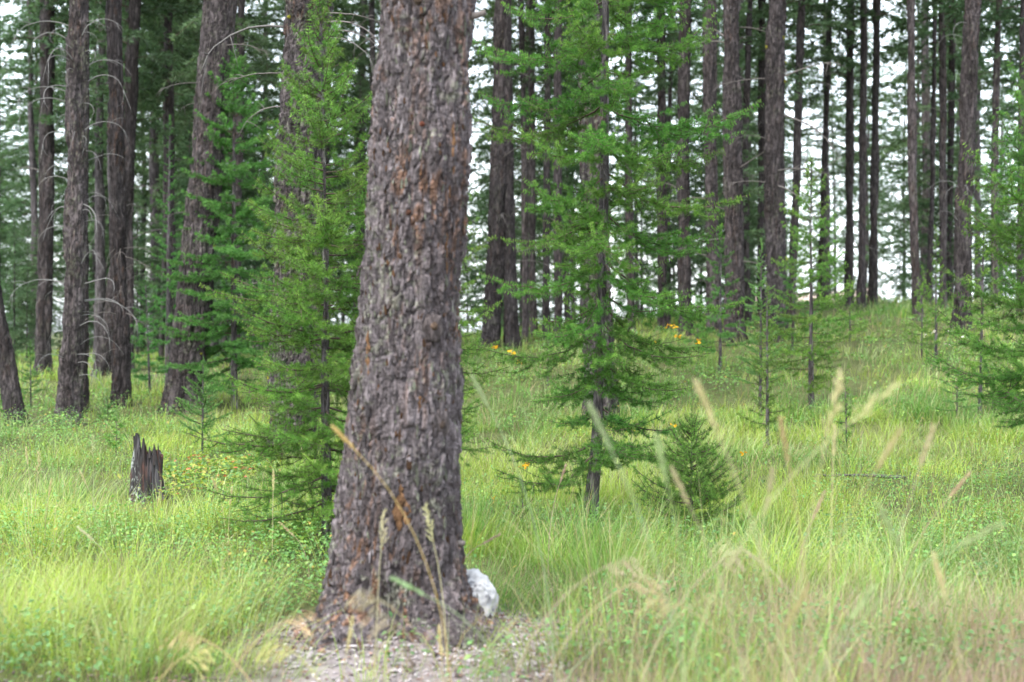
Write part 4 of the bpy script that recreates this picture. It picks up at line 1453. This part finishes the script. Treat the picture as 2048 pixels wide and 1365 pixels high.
# ------------------------------------------------------------------ tall grass stems with seed heads
def stem_mesh(seed, Ls, bend, style, colr, dirx=1, headl=.14):
    """returns stem mesh, head mesh; bends toward +X"""
    rg = np.random.default_rng(seed)
    n = 14
    t = np.linspace(0, 1, n)
    a = bend * t ** 1.6
    st = Ls / (n - 1)
    x = np.concatenate([[0], np.cumsum(np.sin(a[:-1]) * st)])
    z = np.concatenate([[0], np.cumsum(np.cos(a[:-1]) * st)])
    P = np.stack([x, rg.normal(0, .004, n).cumsum(), z], 1)
    c = np.array(colr)
    V, F = tube(P, .0027 * (1 - .45 * t), 5)
    g = Geo()
    g.add(V, tris_of(F), c * .85)
    # one leaf blade
    for q in range(2):
        b_, f_, cc = blades(rg, P[[2 + 2 * q]], np.array([[rg.choice([-1., 1.]), .3]]), np.array([Ls * .32]), np.array([.005]), np.array([1.1]), np.array([c * .8]), np.array([c]), 3)
        g.add(b_, f_, cc)
    sm = g.mesh('grass_stalk', M_STRAW)
    g = Geo()
    d = P[-1] - P[-2]
    d /= np.linalg.norm(d)
    if style == 'spike':
        m = 130
        u = rg.uniform(0, 1, m)
        B = P[-1] + np.outer(u - .1, d) * headl
        rad_ = .009 * np.sin(np.pi * np.clip(u * .9 + .08, 0, 1)) ** .6
        o_ = rg.normal(0, 1, (m, 3))
        o_ -= np.outer(o_ @ d, d)
        o_ /= np.linalg.norm(o_, axis=1)[:, None]
        V, F, C = needles_block(rg, B, o_ * .55 + d, .011 + rad_ * 1.3, np.full(m, .0042), np.tile(c, (m, 1)) * rg.uniform(.75, 1.25, (m, 1)))
        g.add(V, F, C)
    elif style == 'plume':
        for k in range(16):
            u = k / 16
            b0 = P[-1] + d * headl * (u - .1)
            o_ = rg.normal(0, 1, 3)
            o_ -= d * (o_ @ d)
            o_ /= np.linalg.norm(o_)
            l = headl * .26 * (1 - u * .75)
            m = 14
            uu = rg.uniform(0, 1, m)
            B = b0 + np.outer(uu, d * .8 + o_ * .55) * l
            V, F, C = needles_block(rg, B, np.tile(d * .8 + o_ * .4, (m, 1)) + rg.normal(0, .3, (m, 3)), np.full(m, .013), np.full(m, .0045), np.tile(c, (m, 1)) * rg.uniform(.75, 1.2, (m, 1)))
            g.add(V, F, C)
    else:      # drooping one-sided panicle
        for k in range(9):
            u = k / 9
            b0 = P[-1] + d * headl * (u * .8 - .25)
            l = headl * rg.uniform(.45, .85)
            q = np.linspace(0, 1, 6)
            dd = np.array([.9 + .2 * rg.normal(), rg.normal(0, .45), .25 - .2 * u])
            Q = b0 + np.outer(q, dd) * l + np.outer(q ** 2, [0, 0, -.8]) * l
            V, F = tube(Q, .0007 + 0 * q, 3)
            g.add(V, tris_of(F), c * .9)
            m = 10
            uu = rg.uniform(.25, 1, m)
            B = np.stack([np.interp(uu, q, Q[:, i]) for i in range(3)], 1)
            V, F, C = needles_block(rg, B, np.tile(dd * .8 + [0, 0, -.7], (m, 1)) + rg.normal(0, .2, (m, 3)), rg.uniform(.014, .026, m), np.full(m, .0036), np.tile(c, (m, 1)) * rg.uniform(.8, 1.2, (m, 1)))
            g.add(V, F, C)
    hm = g.mesh('seed_head', M_STRAW)
    tip = P[-1] + d * headl * .4
    return sm, hm, tip

CREAM, TAN, PINKC, LGREEN = (.56, .50, .30), (.42, .38, .24), (.48, .39, .29), (.33, .40, .20)
# tip px, tip py, distance, length bend (sign = side), style, colour, label
STEMS = [
    (1668, 845, 4.6, 1.05, .25, 'plume', CREAM, 'bright cream seed head with thick upright plume, tallest in the near grass on the right'),
    (1742, 832, 4.6, 1.10, 1.0, 'plume', (.50, .50, .26), 'greenish plume bowed to the right beside the bright cream seed head'),
    (1412, 840, 4.4, 1.02, -.45, 'spike', CREAM, 'pale seed head bending left over the bushy dark sapling'),
    (1325, 950, 4.6, .92, -.25, 'spike', LGREEN, 'pale green narrow spike left of the bushy dark sapling'),
    (1362, 1000, 5.2, .85, -.5, 'spike', TAN, 'tan spike crossing the bushy dark sapling stem'),
    (1460, 1088, 4.7, .80, -1.1, 'panicle', (.52, .48, .30), 'arched cream panicle hanging left below the bushy dark sapling'),
    (1470, 1110, 4.5, .80, 1.0, 'panicle', PINKC, 'arched pinkish panicle hanging right below the bushy dark sapling'),
    (1245, 1122, 4.5, .78, 1.2, 'panicle', PINKC, 'pinkish drooping panicle nearest the thick trunk on its right'),
    (1290, 1160, 4.4, .74, 1.2, 'panicle', (.55, .43, .28), 'straw drooping panicle just below the pinkish one right of the thick trunk'),
    (1325, 1195, 4.2, .70, -1.2, 'panicle', (.55, .46, .26), 'straw panicle arched left low in the near right grass'),
    (1640, 1030, 5.6, .78, .45, 'spike', (.43, .34, .24), 'reddish tan spike leaning right in the middle of the near right grass'),
    (1770, 925, 4.8, .95, .6, 'spike', (.42, .36, .20), 'olive spike leaning right below the bowed greenish plume'),
    (1672, 905, 5.4, .88, .05, 'spike', CREAM, 'cream upright spike below the bright cream seed head'),
    (1850, 920, 5.2, .86, .35, 'spike', TAN, 'tan spike by the shrubs on the right'),
    (1960, 1085, 4.6, .85, 1.25, 'spike', LGREEN, 'long pale green head bowed over at the right edge'),
    (1915, 985, 5.4, .80, .8, 'spike', (.43, .34, .22), 'thin russet spike pointing up right over the shrubs'),
    (1570, 910, 5.0, .90, -.2, 'spike', (.46, .36, .20), 'thin olive tan spike left of the bright cream seed head'),
    (1540, 1010, 5.2, .80, .2, 'spike', TAN, 'short tan spike in front of the thin larch sapling'),
    (1780, 1080, 4.9, .78, -.5, 'spike', LGREEN, 'green spike leaning left among the near right stems'),
    (1400, 1200, 4.6, .66, .9, 'panicle', (.48, .46, .24), 'green straw panicle low in the near right grass'),
    (1590, 1240, 4.6, .62, .6, 'spike', (.45, .38, .20), 'short tan spike low over the pink dry grass'),
    (1720, 1240, 4.7, .62, .7, 'spike', LGREEN, 'pale green spike slanting low over the pink dry grass'),
    (1880, 1180, 5.0, .62, -.3, 'spike', CREAM, 'cream spike low at the right above the dry grass'),
    (690, 893, 4.9, .92, -.85, 'spike', (.48, .36, .16), 'tan head on a long stalk slanting left across the thick trunk'),
    (765, 1085, 5.6, .66, .1, 'plume', (.50, .46, .30), 'small cream plume before the middle of the thick trunk'),
    (858, 1072, 5.6, .68, -.25, 'plume', (.50, .47, .28), 'cream feathery plume right of the scar on the thick trunk'),
    (735, 1190, 4.6, .66, -1.1, 'panicle', (.40, .35, .23), 'straw panicle arched left low before the thick trunk'),
    (770, 1235, 4.5, .60, -.9, 'panicle', (.40, .33, .25), 'pinkish panicle lower before the thick trunk foot'),
    (372, 1268, 4.6, .62, -1.25, 'panicle', (.60, .46, .26), 'golden drooping panicle arched left over the low leaves bottom left'),
    (400, 1300, 4.7, .58, 1.1, 'panicle', (.58, .50, .24), 'yellow panicle arched right over the low leaves bottom left'),
    (596, 1238, 4.6, .64, 1.2, 'panicle', (.60, .46, .28), 'golden panicle hanging right beside the left foot of the thick trunk'),
    (560, 1290, 4.6, .58, -1.0, 'panicle', (.55, .50, .22), 'yellowish panicle hanging left beside the left foot of the thick trunk'),
    (545, 975, 8.6, .62, .0, 'spike', CREAM, 'cream upright spike under the left boughs of the feathery larch'),
    (575, 1075, 8.4, .48, -.9, 'spike', (.55, .44, .30), 'tan spike tilted left under the feathery larch'),
    (462, 1005, 9.2, .56, .1, 'spike', CREAM, 'cream spike right of the charred stump in yellow grass'),
    (430, 985, 9.4, .58, -.4, 'spike', (.55, .48, .28), 'tan spike leaning left near the charred stump'),
    (52, 925, 9.6, .62, -.15, 'spike', CREAM, 'cream spike at the left edge of the yellow grass'),
    (78, 940, 9.4, .62, .1, 'plume', CREAM, 'cream plume at the left edge of the yellow grass'),
    (105, 985, 9.2, .55, .25, 'spike', CREAM, 'leaning cream spike second from the left edge plume'),
    (185, 905, 10.6, .60, .0, 'plume', (.50, .52, .30), 'pale plume left of the charred stump'),
    (168, 965, 9.8, .55, -.5, 'spike', CREAM, 'cream spike leaning left below the charred stump'),
    (172, 1075, 8.0, .46, -1.0, 'spike', (.50, .48, .32), 'flattened cream spike in the left yellow grass'),
    (1125, 960, 8.5, .66, .35, 'spike', (.50, .38, .30), 'reddish thin spike before the lower stem of the bright larch'),
    (980, 1085, 7.6, .52, 1.2, 'spike', (.48, .36, .30), 'brown spike bent right from behind the thick trunk'),
    (960, 800, 5.0, 1.0, -.55, 'spike', (.34, .42, .24), 'faint green long head leaning left right of the thick trunk'),
    (1200, 880, 4.5, .98, -.5, 'spike', (.34, .42, .24), 'faint green head leaning left before the bright larch stem'),
    (820, 1180, 4.4, .72, -1.25, 'spike', (.30, .40, .22), 'green head bowed left low across the thick trunk'),
    (700, 1290, 5.0, .45, .2, 'spike', CREAM, 'stubby cream spike before the bark litter'),
    (880, 1310, 5.2, .40, -.1, 'spike', (.55, .48, .26), 'stubby straw spike above the white bark chips'),
]
for k, (px, py, Y, Ls, bend, sty, colr, lab) in enumerate(STEMS):
    if Y < 5.3 and px > 1050 and sty != 'panicle':
        Y *= .76
    tipw = ray(px, py, Y)
    sgn = -1 if bend < 0 else 1
    # stalk long enough to reach the tip from the soil
    need = None
    for _ in range(4):
        sm, hm, tip = None, None, None
        n = 14
        t = np.linspace(0, 1, n)
        a = abs(bend) * t ** 1.6
        xx = np.sin(a[:-1]).sum() / (n - 1) * Ls
        zz = np.cos(a[:-1]).sum() / (n - 1) * Ls
        bx = tipw.x - sgn * xx
        Ls = Ls * max(.3, (tipw.z - h(bx, Y))) / max(zz, .05)
    Ls = min(Ls, 1.7)
    sm, hm, tip = stem_mesh(6000 + k, Ls, abs(bend), sty, colr, headl=.15 if sty == 'plume' else .105 if sty == 'panicle' else .12)
    base = (tipw.x - sgn * tip[0], Y, h(tipw.x - sgn * tip[0], Y) - .01)
    o = thing('grass_stem', lab, 'grass stem', base, 0 if sgn > 0 else math.pi, 'tall seeding grass stems')
    link('stalk', sm, o)
    link('seed_head', hm, o)

# ------------------------------------------------------------------ flowers
def flower(px, py, col, label, name, size, Y=None, nfl=7, cat='wildflower', hgt=.38):
    rg = np.random.default_rng(int(px * 7 + py))
    # find the ground distance where a plant of this height shows its head at (px,py)
    best = None
    if Y is None:
        for q in np.arange(7, 46, .1):
            p = ray(px, py, q)
            hh = p.z - h(p.x, q)
            if hh <= hgt:
                best = q
                break
        Y = best or 25
    p = ray(px, py, Y)
    zb = h(p.x, Y)
    Hh = max(.12, p.z - zb)
    o = thing(name, label, cat, (p.x, Y, zb - .01), 0, None)
    g = Geo()
    t = np.linspace(0, 1, 7)
    V, F = tube(np.stack([.02 * t ** 2, 0 * t, Hh * t], 1), .003 * (1 - .4 * t) * max(1, Y / 14), 5)
    g.add(V, tris_of(F), np.array([.07, .15, .04]))
    for k in range(6):
        b_, f_, cc = blades(rg, np.array([[.0, 0, Hh * (.2 + .1 * k)]]), np.array([[math.cos(k * 2.4), math.sin(k * 2.4)]]), np.array([.08]), np.array([.014]), np.array([1.0]), np.array([[.07, .15, .04]]), np.array([[.09, .19, .05]]), 2)
        g.add(b_, f_, cc)
    link('stem', g.mesh('flower_stem', M_LEAF), o)
    for k in range(nfl):
        g = Geo()
        off = np.array([rg.normal(0, size * 1.3), rg.normal(0, size * 1.1), rg.normal(0, size * .6)]) + [.02, 0, Hh]
        npet = 7
        for q in range(npet):
            a = q / npet * 6.283 + rg.uniform(0, .4)
            d = np.array([math.cos(a), math.sin(a), .35])
            s = np.array([-math.sin(a), math.cos(a), 0])
            r_ = size * rg.uniform(.8, 1.2)
            V = np.array([[0, 0, 0], d * r_ * .6 + s * r_ * .3, d * r_, d * r_ * .6 - s * r_ * .3])
            g.add(V, np.array([[0, 1, 2], [0, 2, 3]]), np.array(col) * rg.uniform(.8, 1.15))
        V, F = blob(3, 1, .1, 1)
        g.add(V * size * .32, F, np.array(col) * np.array([.7, .5, .5]))
        link('flower_head', g.mesh('flower_head', M_PETAL), o, off, (rg.normal(R(35), .4), rg.normal(0, .3), rg.uniform(0, 6)))
YELL = (.80, .46, .015)
for px, py, Y, n, lab in [
    (1260, 858, None, 9, 'yellow flower cluster right of the bright larch stem'),
    (1352, 848, None, 5, 'small yellow flower above the bushy dark sapling'),
    (1050, 928, None, 7, 'yellow flowers at the tip of the lowest left bough of the bright larch'),
    (1043, 945, 14.8, 3, 'small yellow flower just below the lowest left bough tip'),
    (1480, 907, None, 3, 'tiny yellow flower left of the thin larch sapling base'),
    (1340, 652, 21, 8, 'tallest yellow flower stalk right of the bright larch near the trunks'),
    (1355, 672, 21, 5, 'yellow flower just below the tallest yellow flower stalk'),
    (1395, 683, 21, 6, 'yellow flower group beside the small larch under the boughs'),
    (988, 693, 24, 6, 'yellow flower before the twin trunks'),
    (1022, 705, 23, 6, 'yellow flower right of the twin trunk feet'),
    (1038, 725, 22, 5, 'yellow flower below the twin trunks among grass'),
    (1310, 688, 21, 3, 'small yellow flower left of the tallest yellow stalk'),
    (978, 998, 11.5, 2, 'lone small yellow flower close right of the thick trunk')]:
    flower(px, py, YELL, lab, 'yellow_wildflower', .021 if Y is None or Y < 16 else .028, Y, n)
for px, py, n, lab in [(1866, 664, 4, 'white flower left of the furrowed right trunk foot'), (1898, 662, 5, 'white flower directly before the furrowed right trunk foot'),
                       (1925, 674, 5, 'white flower pair right of the furrowed right trunk foot'), (1893, 686, 2, 'tiny white flower below the furrowed right trunk foot'), (1852, 669, 3, 'small white flower farthest left of the white ones'), (1950, 682, 2, 'faint white flower right of all the other white ones')]:
    flower(px, py, (.75, .75, .72), lab, 'white_wildflower', .024, 21.5, n)

# ------------------------------------------------------------------ fallen wood
for px, py, L, rz, lab in [(292, 862, .55, .5, 'bent grey dead branch lying at the foot of the trunk with arching twigs'), (1800, 968, .9, 2.9, 'dark dead stick lying in the shrubs on the right'), (285, 758, .7, .1, 'dark broken log end lying behind the furrowed trunk')]:
    if px == 292:
        px, py = 106, 850
    p = at(px, py)
    o = link('fallen_branch', dead_branch(int(px), L, .25, .12, .022, 3, (.12, .10, .095)), None, p + Vector((0, 0, .05)), (0, 0, -rz))
    tag(o, lab, 'branch')
print('objects', len(scene.objects), 'tris', sum(len(m.polygons) for m in bpy.data.meshes))
